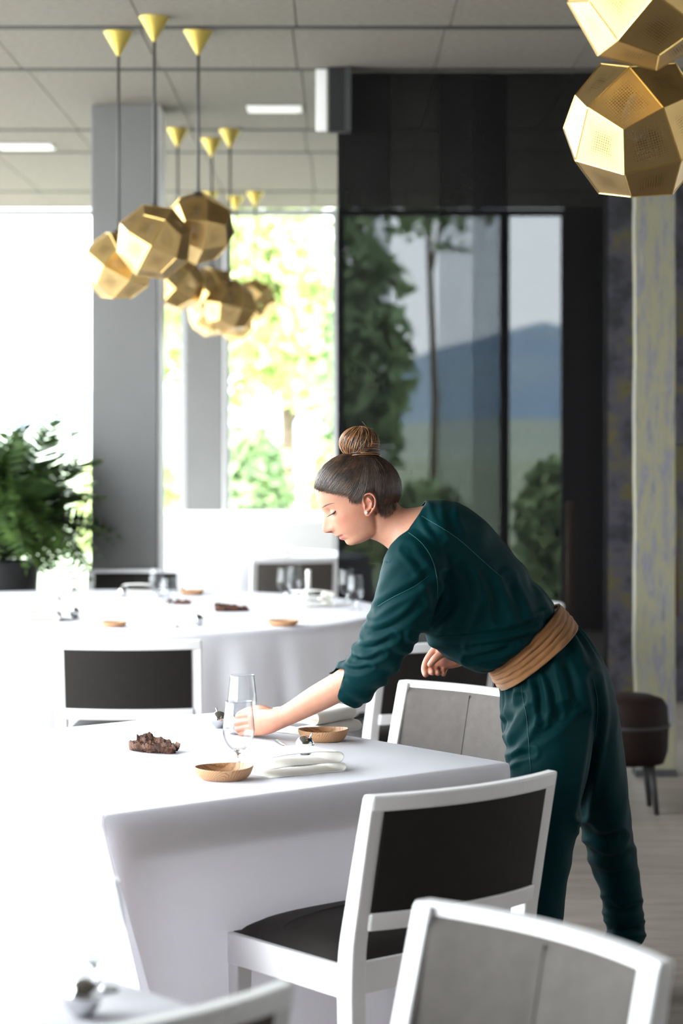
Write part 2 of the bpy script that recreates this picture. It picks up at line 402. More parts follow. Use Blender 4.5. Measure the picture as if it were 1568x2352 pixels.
# painted post, wooden stand, stool on the right
p0 = W(1456, 1000, 9.83); p1 = W(1549, 1000, 9.83)
m = MB(); rs = []
for z in np.linspace(0, ZC, 40):
    e = 0.002 * math.sin(z * 7) + 0.001 * math.sin(z * 17 + 1)
    tp = 0.03 * max(0, 0.5 - z)
    rs.append([(p0.x + e + tp, 9.80, z), (p1.x + e * 0.6, 9.80, z), (p1.x + e * 0.6, 9.88, z), (p0.x + e + tp, 9.88, z)])
m.rings(rs); o = m.build('painted_post', 'painted_post', None, False, bevel=0.004)
m = MB(); m.box((p0.x, 9.77, 0), (p1.x, 9.91, 0.03)); m.build('foot_plate', 'frame_dark', o, False)
tag(o, 'tall flat post painted in grey, violet and yellow streaks', 'post')
p = W(1314, 1170, 11.3)
m = MB(); m.tube([(p.x, 11.3, 0.03), (p.x, 11.3, 0.7), (p.x, 11.3, p.z)], [0.036, 0.036, 0.034], 16); o = m.build('wooden_stand', 'tan_wood')
m = MB(); m.lathe([(0.0, 0.03), (0.15, 0.03), (0.16, 0.015), (0.16, 0.0), (0, 0)], 32, (p.x, 11.3, 0)); m.build('base_disc', 'frame_dark', o, autosmooth=40)
m = MB(); m.lathe([(0.0, 0.05), (0.03, 0.045), (0.036, 0.0)], 16, (p.x, 11.3, p.z - 0.002)); m.build('knob', 'tan_wood', o)
tag(o, 'tan wooden upright stand behind the dark screen right of the waitress', 'stand')
r = tag(empty('leather_stool', (W(1440, 1600, 8.9).x, 8.9, 0)), 'dark brown rounded leather stool in front of the painted post', 'stool')
m = MB(); m.lathe([(0, 0.475), (0.10, 0.475), (0.145, 0.46), (0.165, 0.43), (0.17, 0.35), (0.165, 0.25), (0.15, 0.20), (0, 0.20)], 40); m.build('seat', 'brown_leather', r)
m = MB(); m.lathe([(0.172, 0.345), (0.176, 0.352), (0.172, 0.36)], 40); m.build('piping', 'seam_dark', r)
for k in range(4):
    an = math.pi / 4 + k * math.pi / 2
    m = MB(); m.tube([(0.12 * math.cos(an), 0.12 * math.sin(an), 0.21), (0.15 * math.cos(an), 0.15 * math.sin(an), 0)], [0.016, 0.011], 10); m.build('leg', 'seam_dark', r)
# clothes rail glimpsed at the right edge
r = tag(empty('clothes_rack', (1.80, 11.2, 0)), 'dark clothes rack with red garments at the right picture edge', 'rack')
for sx in (-0.2, 0.28):
    m = MB(); m.tube([(sx, 0, 0), (sx, 0, 1.5)], 0.014, 10); m.build('upright', 'frame_dark', r)
    m = MB(); m.box((sx - 0.02, -0.2, 0), (sx + 0.02, 0.2, 0.02)); m.build('foot', 'frame_dark', r, False)
m = MB(); m.tube([(-0.2, 0, 1.5), (0.28, 0, 1.5)], 0.014, 10); m.build('rail', 'frame_dark', r)
for i, x in enumerate((-0.12, 0.02, 0.16)):
    rs = []
    for z, h, t in ((1.44, 0.05, 0.015), (1.38, 0.19, 0.03), (1.1, 0.18, 0.04), (0.62, 0.2, 0.05)):
        rs.append([(x + t * math.sin(a_), h * math.cos(a_) * (1 + 0.04 * math.sin(5 * a_ + i)), z) for a_ in np.linspace(0, 2 * math.pi, 24, endpoint=False)])
    g = MB(); g.rings(rs); o = g.build('garment', 'red_cloth' if i != 1 else 'leather_dark', None)
    o.location = r.location; tag(o, ['dark red garment on the rack, nearest the painted post', 'black garment between the two red ones on the rack', 'dark red garment on the rack, farthest right'][i], 'garment')
    m = MB(); m.tube([(x, 0, 1.44), (x, 0, 1.47), (x, 0.012, 1.49), (x, 0.006, 1.508), (x, -0.012, 1.516)], 0.003, 6); m.build('hanger_hook', 'steel', o)

# ------------------------------------------------------------------ outside
tag(box('ground', (-60, YF + 5.0, -0.35), (60, 150, -0.12), 'lawn'), 'lawn outside the far windows', kind='structure')
m = MB(); m.box((-14, YF + 0.1, -0.3), (14, YF + 5.0, -0.06)); tag(m.build('terrace', 'terrace', None, False), 'pale paved terrace outside the windows', kind='structure')
m = MB(); m.box((-60, YB - 5, -0.35), (XL - 0.1, YF + 5.0, -0.1)); tag(m.build('side_terrace', 'terrace', None, False), 'pale paved terrace along the left side', kind='structure')
def hills(name, y, zs, mat, label, span=260, seed=0):
    m = MB(); n = 80; rs = []
    for j, (dy, k) in enumerate(((0, 0.0), (18, 0.45), (40, 0.8), (70, 1.0), (130, 0.9))):
        row = []
        for i in range(n + 1):
            x = -span + 2 * span * i / n
            t = np.interp(x, zs[0], zs[1])
            row.append((x, y + dy, -1 + (t + 3 * noise.noise(Vector((x * 0.03, j * 0.7, seed))) * k) * k))
        rs.append(row)
    m.rings(rs, cap=False, closed=False); tag(m.build(name, mat), label, kind='structure')
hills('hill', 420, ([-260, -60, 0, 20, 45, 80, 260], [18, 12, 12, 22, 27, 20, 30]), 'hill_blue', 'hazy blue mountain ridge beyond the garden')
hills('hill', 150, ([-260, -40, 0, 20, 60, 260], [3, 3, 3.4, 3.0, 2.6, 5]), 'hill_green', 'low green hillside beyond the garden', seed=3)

def leaf_cloud(mb, c, rx, ry, rz, n, size):
    for _ in range(n):
        v = rng.normal(size=3); v /= np.linalg.norm(v); v *= rng.uniform(0.45, 1.0) ** 0.5
        p = Vector((c[0] + v[0] * rx, c[1] + v[1] * ry, c[2] + v[2] * rz))
        s = size * rng.uniform(0.6, 1.3)
        a = Vector(rng.normal(size=3)).normalized(); b2 = a.cross(Vector(rng.normal(size=3))).normalized()
        mid = a.cross(b2) * s * 0.12
        mb.add([p - a * s, p + b2 * s * 0.45 + mid, p + a * s, p - b2 * s * 0.45 + mid], [(0, 1, 2), (0, 2, 3)])
def tree(name, x, y, h, r, mat, label, trunk=0.12, n=2200, leaf=0.16, clear=0.35):
    root = tag(empty(name, (x, y, -0.13)), label, 'tree', 'garden trees')
    m = MB(); m.tube([(0, 0, 0), (0.05, 0, h * 0.3), (-0.04, 0.05, h * 0.6), (0, 0, h * 0.85)], [trunk, trunk * 0.8, trunk * 0.6, trunk * 0.3], 10); m.build('trunk', 'trunk', root)
    for k in range(5):
        an = k * 1.3 + x; z0 = h * (clear + 0.07 * k)
        m = MB(); m.tube([(0, 0, z0), (0.35 * r * math.cos(an), 0.35 * r * math.sin(an), z0 + 0.12 * h), (0.75 * r * math.cos(an), 0.75 * r * math.sin(an), z0 + 0.2 * h)], [trunk * 0.45, trunk * 0.3, trunk * 0.12], 7); m.build('branch', 'trunk', root)
    m = MB(); zc = h * (clear + 1) / 2; hz = h * (1 - clear) / 2
    for k in range(9):
        v = rng.normal(size=3); v /= np.linalg.norm(v); q = rng.uniform(0.3, 0.7)
        leaf_cloud(m, (v[0] * r * q, v[1] * r * q, zc + v[2] * hz * q), r * 0.5, r * 0.5, hz * 0.5, n // 9, leaf)
    o = m.build('foliage', mat, root, False); o['kind'] = 'stuff'
tree('broadleaf_tree', -0.75, 28.5, 5.6, 1.5, 'leaf_green', 'pale green tree outside, right of the narrow pale column', clear=0.3)
tree('broadleaf_tree', -1.9, 31, 5.2, 1.3, 'leaf_green', 'pale green tree outside, left of the narrow pale column')
tree('broadleaf_tree', 0.22, 23.6, 5.0, 0.62, 'leaf_deep', 'deep green tree outside behind the left edge of the mesh screen', clear=0.12, n=900)
tree('broadleaf_tree', 1.25, 30, 7.2, 1.5, 'leaf_deep', 'tall deep green tree outside behind the middle of the mesh screen', clear=0.55, n=700, trunk=0.07)
def shrub(x, y, h, r, mat, label):
    root = tag(empty('garden_shrub', (x, y, -0.13)), label, 'shrub', 'garden shrubs')
    m = MB(); leaf_cloud(m, (0, 0, h * 0.55), r, r * 0.8, h * 0.5, 1300, 0.11); m.build('foliage', mat, root, False)['kind'] = 'stuff'
    for k in range(3):
        m = MB(); m.tube([(0.04 * k - 0.04, 0, 0), (0.12 * k - 0.12, 0.05, h * 0.6)], [0.03, 0.012], 6); m.build('stem', 'trunk', root)
shrub(-0.95, 21.6, 1.7, 0.48, 'leaf_deep', 'rounded green shrub outside next to the narrow pale column')
shrub(0.02, 20.6, 1.55, 0.36, 'leaf_green', 'bright green shrub outside at the left edge of the screen')
shrub(0.85, 21.8, 1.15, 0.5, 'leaf_deep', 'dark green shrub outside behind the left of the screen')
shrub(2.05, 20.3, 1.4, 0.42, 'leaf_deep', 'dark green shrub outside behind the right of the screen')
shrub(-2.3, 23.5, 1.5, 0.6, 'leaf_green', 'light green shrub outside behind the broad column')

# ------------------------------------------------------------------ tables and cloths
TZ = 0.75                                        # height of the laid cloth
A = Vector((-0.499, 4.50)); B = Vector((0.406, 5.24)); C = Vector((-0.365, 6.184))
UV_ = (B - A).normalized(); VV_ = Vector((-UV_.y, UV_.x))    # along the near edge / across the table
ROT = math.atan2(UV_.y, UV_.x)
def rect_cloth(name, origin, w, h, drop, label, k=0.45, wave=0.006):
    """tablecloth over a w x h table: flat top, straight sides, a folded flap at each corner"""
    o_ = Vector((origin[0], origin[1], 0))
    cs = [(0, 0), (w, 0), (w, h), (0, h)]; dirs = [(1, 0), (0, 1), (-1, 0), (0, -1)]
    def outline(t, off):
        pts = []
        for i in range(4):
            c = np.array(cs[i], float); din = np.array(dirs[i - 1], float); dout = np.array(dirs[i], float)
            L_ = (w, h)[i % 2]; nrm = -np.array([-dout[1], dout[0]]); nin = -np.array([-din[1], din[0]])
            f = (k[i] if isinstance(k, (list, tuple)) else k) * t
            base = c + (nrm + nin) * off
            r_ = 0.010
            seq = [base - din * r_ * 1.2, base + din * f * 0.35, base + din * f * 0.7, base + din * (f - 0.004),
                   base + din * f + dout * 0.003, base + din * (f - 0.004) + dout * (0.010 + 0.05 * t), base + din * f * 0.6 + dout * (0.010 + 0.10 * t),
                   base + din * f * 0.2 + dout * (0.010 + 0.15 * t), base + dout * (0.014 + 0.24 * t)]
            pts += seq
            n = 46; s0 = 0.03 + 0.26 * t
            for j in range(n):
                q = s0 + (L_ - s0 - 0.02) * j / (n - 1)
                wv = wave * t / 0.5 * (math.sin(q * 9 + i * 2.1) + 0.6 * math.sin(q * 21 + i))
                pts.append(c + dout * q + nrm * (off + wv))
        return pts
    rs = []
    levels = [(0.0, -0.008, 0.0), (0.003, -0.002, 0.0), (0.009, 0.0, 0.0)] + [(x, 0.001, x) for x in np.linspace(0.02, drop, 26)]
    for dz, off, t in levels:
        rs.append([(p[0], p[1], TZ - dz) for p in outline(max(0, t - 0.02), off)])
    m = MB()
    n = len(rs[0]); m.rings(rs, cap=False)
    # top, filled as a grid of quads inside the first ring
    m.f.append(tuple(range(n)))
    ob = m.build(name, 'tablecloth'); ob.location = (origin[0], origin[1], 0); ob.rotation_euler = (0, 0, ROT)
    ob.data.set_sharp_from_angle(angle=math.radians(50))
    return tag(ob, label, 'tablecloth')
def rect_table(origin, w, h, label):
    r = tag(empty('dining_table', (origin[0], origin[1], 0), ROT), label, 'table')
    m = MB(); m.box((0.012, 0.012, TZ - 0.03), (w - 0.012, h - 0.012, TZ - 0.004)); m.build('tabletop', 'white_trim', r, False)
    m = MB()
    for a_, b_ in (((0.03, 0.03), (w - 0.03, 0.055)), ((0.03, h - 0.055), (w - 0.03, h - 0.03)), ((0.03, 0.055), (0.055, h - 0.055)), ((w - 0.055, 0.055), (w - 0.03, h - 0.055))):
        m.box((*a_, TZ - 0.11), (*b_, TZ - 0.03))
    m.build('apron', 'tan_wood', r, False)
    for x in (0.06, w - 0.06):
        for y in (0.06, h - 0.06):
            m = MB(); m.box((x - 0.025, y - 0.025, 0), (x + 0.025, y + 0.025, TZ - 0.03)); m.build('leg', 'tan_wood', r, False)
w1, h1 = (B - A).length, (C - B).length
rect_table(A, w1, h1, 'square wooden table under the white cloth the waitress is laying')
rect_cloth('tablecloth', A, w1, h1, 0.62, 'white linen cloth on the square table the waitress is laying', k=(0.45, 0.04, 0.3, 0.3))
C2 = Vector((-0.43, 3.28)); h2 = 0.60; w2 = 1.1
A2 = C2 - VV_ * h2 - UV_ * w2
rect_table(A2, w2, h2, 'near table under the blurred white cloth at bottom left')
rect_cloth('tablecloth', A2, w2, h2, 0.22, 'blurred white cloth on the near table at bottom left', k=0.3)

def round_cloth(cx, cy, R, drop, folds, label, seed=0):
    m = MB(); n = folds * 10; rs = [[(0.02 * math.cos(2 * math.pi * j / n), 0.02 * math.sin(2 * math.pi * j / n), TZ) for j in range(n)]]
    for q in (0.5, 0.97): rs.append([(q * R * math.cos(2 * math.pi * j / n), q * R * math.sin(2 * math.pi * j / n), TZ) for j in range(n)])
    for t in [0.004, 0.012, 0.03] + list(np.linspace(0.06, drop, 14)):
        row = []
        for j in range(n):
            a_ = 2 * math.pi * j / n
            amp = min(1, max(0, (t - 0.01)) / 0.3) * 0.035
            ph = folds * a_ + 0.9 * math.sin(3 * a_ + seed) + 0.5 * math.sin(7 * a_)
            r_ = R + (0 if t > 0.01 else -0.006) + amp * (math.sin(ph) * 0.8 + 0.5 + 0.3 * math.sin(2 * ph + 1)) * (0.8 + 0.3 * math.sin(5 * a_ + seed))
            row.append((r_ * math.cos(a_), r_ * math.sin(a_), TZ - t))
        rs.append(row)
    m.rings(rs, cap=False); m.f.append(tuple(range(n)))
    o = m.build('round_tablecloth', 'tablecloth'); o.location = (cx, cy, 0); o.data.set_sharp_from_angle(angle=math.radians(60))
    return tag(o, label, 'tablecloth')
def round_table(cx, cy, R, label):
    r = tag(empty('round_table', (cx, cy, 0)), label, 'table')
    m = MB(); m.lathe([(0, -0.035), (R - 0.02, -0.035), (R - 0.012, -0.03), (R - 0.012, -0.008), (R - 0.02, -0.004), (0, -0.004)], 64, (0, 0, TZ)); m.build('tabletop', 'white_trim', r, False)
    m = MB(); m.lathe([(0.09, TZ - 0.035), (0.07, 0.6), (0.07, 0.12), (0.3, 0.04), (0.32, 0.0), (0, 0)], 32); m.build('pedestal', 'frame_dark', r)
RT = (-1.10, 9.85, 1.31)
round_table(*RT, 'large round table behind, under a long white cloth')
round_cloth(*RT, 0.40, 30, 'long white cloth falling in folds from the large round table')
FT = (-0.62, 14.3, 0.80)
round_table(*FT, 'far round table near the windows, under a white cloth')
round_cloth(*FT, 0.60, 22, 'white cloth on the far round table near the windows', seed=2)

# side table behind the waitress
r = tag(empty('side_table', (0.74, 9.55, 0)), 'small round white side table peeping out behind the waitress', 'table')
m = MB(); m.lathe([(0, 0.80), (0.235, 0.80), (0.24, 0.795), (0.24, 0.775), (0.225, 0.77), (0, 0.77)], 48); m.build('tabletop', 'white_lacquer', r, autosmooth=40)
m = MB(); m.lathe([(0.02, 0.77), (0.02, 0.03), (0.13, 0.02), (0.14, 0.0), (0, 0)], 32); m.build('pedestal', 'frame_dark', r)
# white sideboard below the far windows
r = tag(empty('sideboard', (-0.66, 16.25, 0)), 'low white sideboard standing before the far windows', 'sideboard')
m = MB(); m.box((-0.80, -0.22, 0.06), (0.62, 0.22, 0.93)); m.build('body', 'white_lacquer', r, False, bevel=0.004)
m = MB(); m.box((-0.82, -0.24, 0.93), (0.64, 0.24, 0.965)); m.build('top_board', 'white_lacquer', r, False, bevel=0.004)
for i, x in enumerate((-0.79, -0.32, 0.15)):
    m = MB(); m.box((x, -0.238, 0.09), (x + 0.455, -0.22, 0.90)); d_ = m.build('door', 'grey_board' if i == 2 else 'white_lacquer', r, False, bevel=0.003)
    m = MB(); m.tube([(x + 0.42, -0.255, 0.45), (x + 0.42, -0.255, 0.60)], 0.006, 8); m.build('handle', 'steel', d_)
m = MB(); m.box((-0.78, -0.2, 0), (0.6, 0.2, 0.06)); m.build('plinth', 'frame_grey', r, False)

# ------------------------------------------------------------------ chairs
CW = 0.52
def chair_proto(seatmat, seam):
    """faces local -Y; back posts at y = +0.2 leaning to +0.27 at the top"""
    parts = []
    hw = CW / 2
    def back_y(z): return 0.20 + 0.075 * max(0, (z - 0.46)) / 0.36
    def bow(x): return 0.045 * (1 - (x / hw) ** 2)
    for s in (-1, 1):                                                   # rear legs run up as back posts
        pts = [(s * (hw - 0.02), 0.235, 0.0), (s * (hw - 0.02), 0.205, 0.25), (s * (hw - 0.02), 0.20, 0.46), (s * (hw - 0.02), 0.225, 0.60), (s * (hw - 0.02), back_y(0.815), 0.815)]
        m = MB(); rs = []
        for (x, y, z) in catmull(pts, 6):
            d_ = 0.024 - 0.008 * max(0, (z - 0.46)) / 0.36; b_ = 0.02
            if z < 0.25: d_ = 0.016 + 0.008 * z / 0.25
            rs.append([(x - b_, y - d_, z), (x + b_, y - d_, z), (x + b_, y + d_, z), (x - b_, y + d_, z)])
        m.rings(rs); parts.append(('rear_post', m, 'white_lacquer', 0.005, False, None))
    for s in (-1, 1):
        m = MB(); rs = []
        for z, k in ((0.0, 0.014), (0.2, 0.018), (0.40, 0.02)):
            x = s * (hw - 0.022); y = -0.185
            rs.append([(x - k, y - k, z), (x + k, y - k, z), (x + k, y + k, z), (x - k, y + k, z)])
        m.rings(rs); parts.append(('front_leg', m, 'white_lacquer', 0.004, False, None))
    m = MB()                                                            # seat frame
    m.box((-hw, -0.208, 0.395), (-hw + 0.04, 0.19, 0.462)); m.box((hw - 0.04, -0.208, 0.395), (hw, 0.19, 0.462))
    m.box((-hw + 0.04, -0.208, 0.395), (hw - 0.04, -0.168, 0.462)); m.box((-hw + 0.04, 0.165, 0.395), (hw - 0.04, 0.19, 0.462))
    parts.append(('seat_frame', m, 'white_lacquer', 0.003, False, None))
    m = MB(); n = 22; top = []                                          # domed seat pad
    sx, y0, y1 = hw - 0.014, -0.196, 0.185
    grid = []
    for i in range(n + 1):
        row = []
        for j in range(n + 1):
            u, v = 2 * i / n - 1, 2 * j / n - 1
            e = (1 - abs(u) ** 5) * (1 - abs(v) ** 5)
            row.append((sx * u, y0 + (y1 - y0) * (v + 1) / 2, 0.463 + 0.042 * e ** 0.7 + 0.006 * (1 - u * u) * (1 - v * v)))
        grid.append(row)
    m.rings(grid, cap=False, closed=False)
    rim = [grid[i][0] for i in range(n)] + [grid[n][j] for j in range(n)] + [grid[i][n] for i in range(n, 0, -1)] + [grid[0][j] for j in range(n, 0, -1)]
    m.rings([rim, [(x * 0.99, y, 0.455) for x, y, z in rim]], cap=False)
    parts.append(('seat_pad', m, seatmat, 0, True, None))
    m = MB(); pts = [(x, -0.03 - 0.04 * (1 - (x / sx) ** 2), 0.507 + 0.006 * (1 - (x / sx) ** 2) - 0.012 * abs(x / sx) ** 8) for x in np.linspace(-sx * 0.96, sx * 0.96, 24)]
    m.tube(pts, 0.0018, 6); parts.append(('seat_seam', m, seam, 0, True, None))
    def brail(z0, z1, th, xm):
        m = MB(); rs = []
        for x in np.linspace(-xm, xm, 17):
            y0_, y1_ = back_y(z0) + bow(x), back_y(z1) + bow(x)
            rs.append([(x, y0_ - th, z0), (x, y0_ + th, z0), (x, y1_ + th, z1), (x, y1_ - th, z1)])
        m.rings(rs); return m
    parts.append(('top_rail', brail(0.786, 0.82, 0.016, hw - 0.001), 'white_lacquer', 0.005, False, None))
    parts.append(('lower_rail', brail(0.536, 0.574, 0.017, hw - 0.03), 'white_lacquer', 0.004, False, None))
    parts.append(('backrest', brail(0.572, 0.788, 0.011, hw - 0.036), seatmat, 0, False, None))
    m = MB(); rs = []                                                   # padded front of the back
    xm = hw - 0.020
    for x in np.linspace(-xm, xm, 25):
        e = (1 - abs(x / xm) ** 12); row = []
        for z in np.linspace(0.572, 0.802, 15):
            ez = e * (1 - abs((z - 0.687) / 0.115) ** 12)
            row.append((x, back_y(z) + bow(x) - 0.0165 - 0.008 * ez ** 0.5 - 0.004 * ez * (1 - math.exp(-(x / 0.02) ** 2)), z))
        rs.append(row)
    m.rings(rs, cap=False, closed=False)
    parts.append(('back_pad', m, seatmat, 0, True, None))
    m = MB(); pts = [(0, back_y(z) + bow(0) - 0.0245, z) for z in np.linspace(0.58, 0.795, 6)]
    m.tube(pts, 0.002, 6); parts.append(('back_seam', m, seam, 0, True, None))
    m = MB(); pts = [(x, back_y(0.628) + bow(x) - 0.0288, 0.628) for x in np.linspace(-hw + 0.03, hw - 0.03, 17)]
    m.tube(pts, 0.0012, 6); parts.append(('back_seam', m, seam, 0, True, None))
    root = empty('dining_chair')
    for nm, mb, mt, bv, sm, _ in parts: mb.build(nm, mt, root, smooth=sm, bevel=bv)
    return root
proto = {'dark': chair_proto('leather_dark', 'seam_dark'), 'grey': chair_proto('leather_grey', 'seam_grey')}
used = set()
def chair(kind, mid, g, label):
    """mid: middle of the top rail on the plan; g: direction the chair faces"""
    g = Vector(g).normalized(); rz = math.atan2(g.x, -g.y)
    root = proto[kind] if kind not in used else copy_tree(proto[kind]); used.add(kind)
    back = Vector((math.sin(rz) * -0.275, math.cos(rz) * 0.275))
    root.location = (mid[0] - back.x, mid[1] - back.y, 0); root.rotation_euler = (0, 0, rz)
    tag(root, label, 'chair', 'white framed dining chairs')
    return root
chair('dark', (0.254, 4.500), (-UV_.y, UV_.x), 'white framed chair with black leather back seen from behind at the square table')
chair('grey', (0.285, 3.165), (-0.785, -0.62), 'white framed chair with light grey leather, blurred, nearest at bottom right')
chair('grey', (0.355, 6.20), (-0.73, -0.68), 'white framed light grey leather chair across the square table beside the waitress')
chair('dark', (-0.753, 7.64), (0, 1), 'white framed dark leather chair seen from behind in front of the round table')
chair('dark', (0.34, 7.6), (-0.56, 0.83), 'white framed dark leather chair turned obliquely behind the waitress\'s arm')
chair('dark', (-1.10, 11.62), (0, -1), 'white framed dark leather chair between the round table and the broad column')
chair('grey', (-0.274, 12.80), (-0.15, 1), 'white framed grey leather chair at the far round table near the windows')
chair('dark', (-1.86, 8.0), (0.35, 1), 'white framed dark leather chair cut off by the left picture edge')
chair('grey', (-0.27, 2.70), (-0.633, 0.774), 'white chair whose blurred top rail shows at the bottom edge below the near table')

# ------------------------------------------------------------------ things on the tables
def on_table(px, py, z=TZ):
    d = (CAMZ - z) * FPX / (py - HORIZON); return Vector(((px - 784) * d / FPX, d, z))
def glass_proto():
    r = empty('wine_glass')
    m = MB(); m.lathe([(0.0, 0.003), (0.031, 0.0012), (0.032, 0.0), (0, 0)], 40); m.build('foot', 'drinking_glass', r)
    m = MB(); m.lathe([(0.010, 0.002), (0.0045, 0.008), (0.0034, 0.018), (0.004, 0.030), (0.009, 0.0355), (0.0165, 0.0412)], 24, cap=True); m.build('stem', 'stem_glass', r)
    pr = [(0.0, 0.036), (0.010, 0.0375), (0.022, 0.046), (0.032, 0.060), (0.0378, 0.080), (0.0375, 0.10), (0.0345, 0.13), (0.0318, 0.156)]
    out = catmull(pr, 4); inn = [(max(0.0, x - 0.0011), z + (0.0016 if x < 0.02 else 0.0006)) for x, z in out][::-1]
    m = MB(); m.lathe([tuple(q) for q in out] + inn, 48); m.build('bowl', 'drinking_glass', r)
    return r
gp = glass_proto(); gfirst = [True]
def glass(loc, label, group=None):
    r = gp if gfirst[0] else copy_tree(gp); gfirst[0] = False
    r.location = loc; tag(r, label, 'glass', group); return r
glass(on_table(548, 1761), 'empty wine glass nearest the wooden dish on the square table')
HG = W(556, 1677, 5.735); glass((HG.x, HG.y, TZ), 'empty wine glass the waitress is holding by its stem')
gl = on_table(222, 2275); glass(gl, 'blurred wine glass on the near table at bottom left')

def bowl(loc, rx, ry, h, label, rz=0, low=False):
    m = MB(); seg = 48
    prof = [(0.0, 0.0), (0.62, 0.0), (0.80, 0.16), (0.93, 0.5), (0.99, 0.85), (1.0, 0.97), (0.985, 1.0), (0.955, 0.97), (0.93, 0.8), (0.86, 0.45), (0.72, 0.22), (0.5, 0.14), (0.0, 0.12)]
    rs = []
    for r_, z in catmull(prof, 3):
        rs.append([(rx * r_ * math.cos(t), ry * r_ * math.sin(t) * (1 + 0.05 * math.cos(t)), h * z * (1 + 0.05 * math.sin(t + 1) + 0.05 * math.cos(2 * t) * max(0, z))) for t in np.linspace(0, 2 * math.pi, seg, endpoint=False)])
    m.rings(rs, cap=False); o = m.build('wooden_bowl', 'olive_wood'); o.location = loc; o.rotation_euler = (0, 0, rz)
    return tag(o, label, 'bowl', 'olive wood dishes')
bowl(on_table(514, 1790), 0.068, 0.060, 0.030, 'oval olive wood dish nearest the viewer on the square table', 0.2)
bowl(on_table(742, 1702), 0.066, 0.052, 0.031, 'oval olive wood dish on the square table below the waitress\'s forearm', -0.15)
bowl(on_table(262, 1440), 0.055, 0.05, 0.024, 'small wooden dish on the round table above the dark chair back')
bowl(on_table(650, 1438), 0.066, 0.055, 0.026, 'light wooden dish at the front right rim of the round table')
bowl(on_table(441, 1366), 0.062, 0.055, 0.026, 'wooden dish at the far rim of the round table')

def bark(loc, L_, Wd, H_, label, rz, seed):
    """a curled shard of bark: thick, hollow on top, ragged rim"""
    m = MB(); nu, nv = 72, 44; top, bot = [], []
    for i in range(nu + 1):
        u = 2 * i / nu - 1; rt, rb = [], []
        for j in range(nv + 1):
            v = 2 * j / nv - 1
            wv = Wd * (1 - 0.45 * abs(u) ** 2.2) * (1 + 0.16 * noise.noise(Vector((u * 3, seed, v))))
            x = L_ * u * (1 + 0.10 * noise.noise(Vector((v * 2.5, seed + 5, u * 2))))
            y = wv * v
            rag = noise.noise(Vector((u * 2.6, v * 3, seed))) + 0.35 * noise.noise(Vector((u * 7, v * 3, seed + 3))); fine = noise.noise(Vector((u * 16, v * 12, seed + 2)))
            curl = H_ * (0.40 + (0.42 if v > 0 else 0.24) * abs(v) ** 1.8) * (1 - 0.30 * u)
            zt = curl + 0.011 * rag * (0.35 + abs(v)) + 0.003 * fine + 0.0018 * noise.noise(Vector((u * 34, v * 26, seed)))
            zb = max(0.0, H_ * 0.42 * abs(v) ** 2 + 0.006 * rag + 0.004 * fine - 0.002)
            rt.append((x, y, max(zt, zb + 0.004))); rb.append((x * 0.98, y * 0.97, zb))
        top.append(rt); bot.append(rb)
    m.rings(top, cap=False, closed=False); m.rings(bot, cap=False, closed=False)
    def rim(g): return [g[i][0] for i in range(nu)] + [g[nu][j] for j in range(nv)] + [g[i][nv] for i in range(nu, 0, -1)] + [g[0][j] for j in range(nv, 0, -1)]
    m.rings([rim(top), rim(bot)], cap=False)
    o = m.build('bark_piece', 'bark', autosmooth=35); o.location = loc; o.rotation_euler = (0, 0, rz)
    return tag(o, label, 'bark')
bark(on_table(352, 1727), 0.062, 0.040, 0.036, 'rough reddish brown bark shard on the left of the square table', -0.5, 1.0)
bark(on_table(532, 1404), 0.075, 0.04, 0.036, 'dark bark shard in the middle of the round table', 0.25, 4.0)
bark(on_table(412, 1388), 0.055, 0.03, 0.022, 'dark low bark shard on the round table behind the lone glass', -0.2, 7.0)

def salt_ball(loc, r_, label, rz=0.0):
    root = tag(empty('salt_cellar', loc, rz), label, 'salt cellar')
    m = MB(); m.lathe([(0.0, 0.0), (r_ * 0.5, 0.0)] + [(r_ * math.sin(t), r_ * (1 - math.cos(t))) for t in np.linspace(0.55, 1.75, 14)] + [(r_ * 0.9, r_ * 1.17), (0, r_ * 1.1)], 36); m.build('bowl', 'steel', root, autosmooth=50)
    m = MB(); m.lathe([(r_ * math.sin(t) * 1.005, r_ * (1 - math.cos(t)) + 0.0006) for t in np.linspace(1.78, 3.10, 14)] + [(0, 2 * r_)], 36); m.build('lid', 'steel', root)
    m = MB(); m.tube([(r_ * 0.2, -r_ * 0.2, r_ * 1.3), (r_ * 0.75, -r_ * 0.5, r_ * 2.25)], [0.0016, 0.0022], 8, True); m.build('spoon', 'steel', root)
salt_ball(on_table(700, 1733), 0.0235, 'round polished steel salt cellar with tiny spoon in front of the wooden dish')
salt_ball(on_table(503, 1672), 0.0225, 'round polished steel salt cellar left of the waitress\'s hand', 2.6)
salt_ball(on_table(455, 1437), 0.024, 'steel salt cellar at the front of the round table', 0.5)
salt_ball(on_table(172, 1420), 0.024, 'steel salt cellar at the left of the round table by the napkin stack', 1.5)
salt_ball(on_table(282, 1372), 0.024, 'steel salt cellar at the back of the round table', 1.0)
salt_ball(on_table(190, 2335), 0.026, 'blurred steel salt cellar on the near table at bottom left', 0.6)
def plate_small(loc, label):
    m = MB(); m.lathe([(0, 0), (0.026, 0), (0.034, 0.004), (0.033, 0.005), (0.026, 0.002), (0, 0.0015)], 36)
    o = m.build('coaster_dish', 'white_lacquer'); o.location = loc; tag(o, label, 'dish')
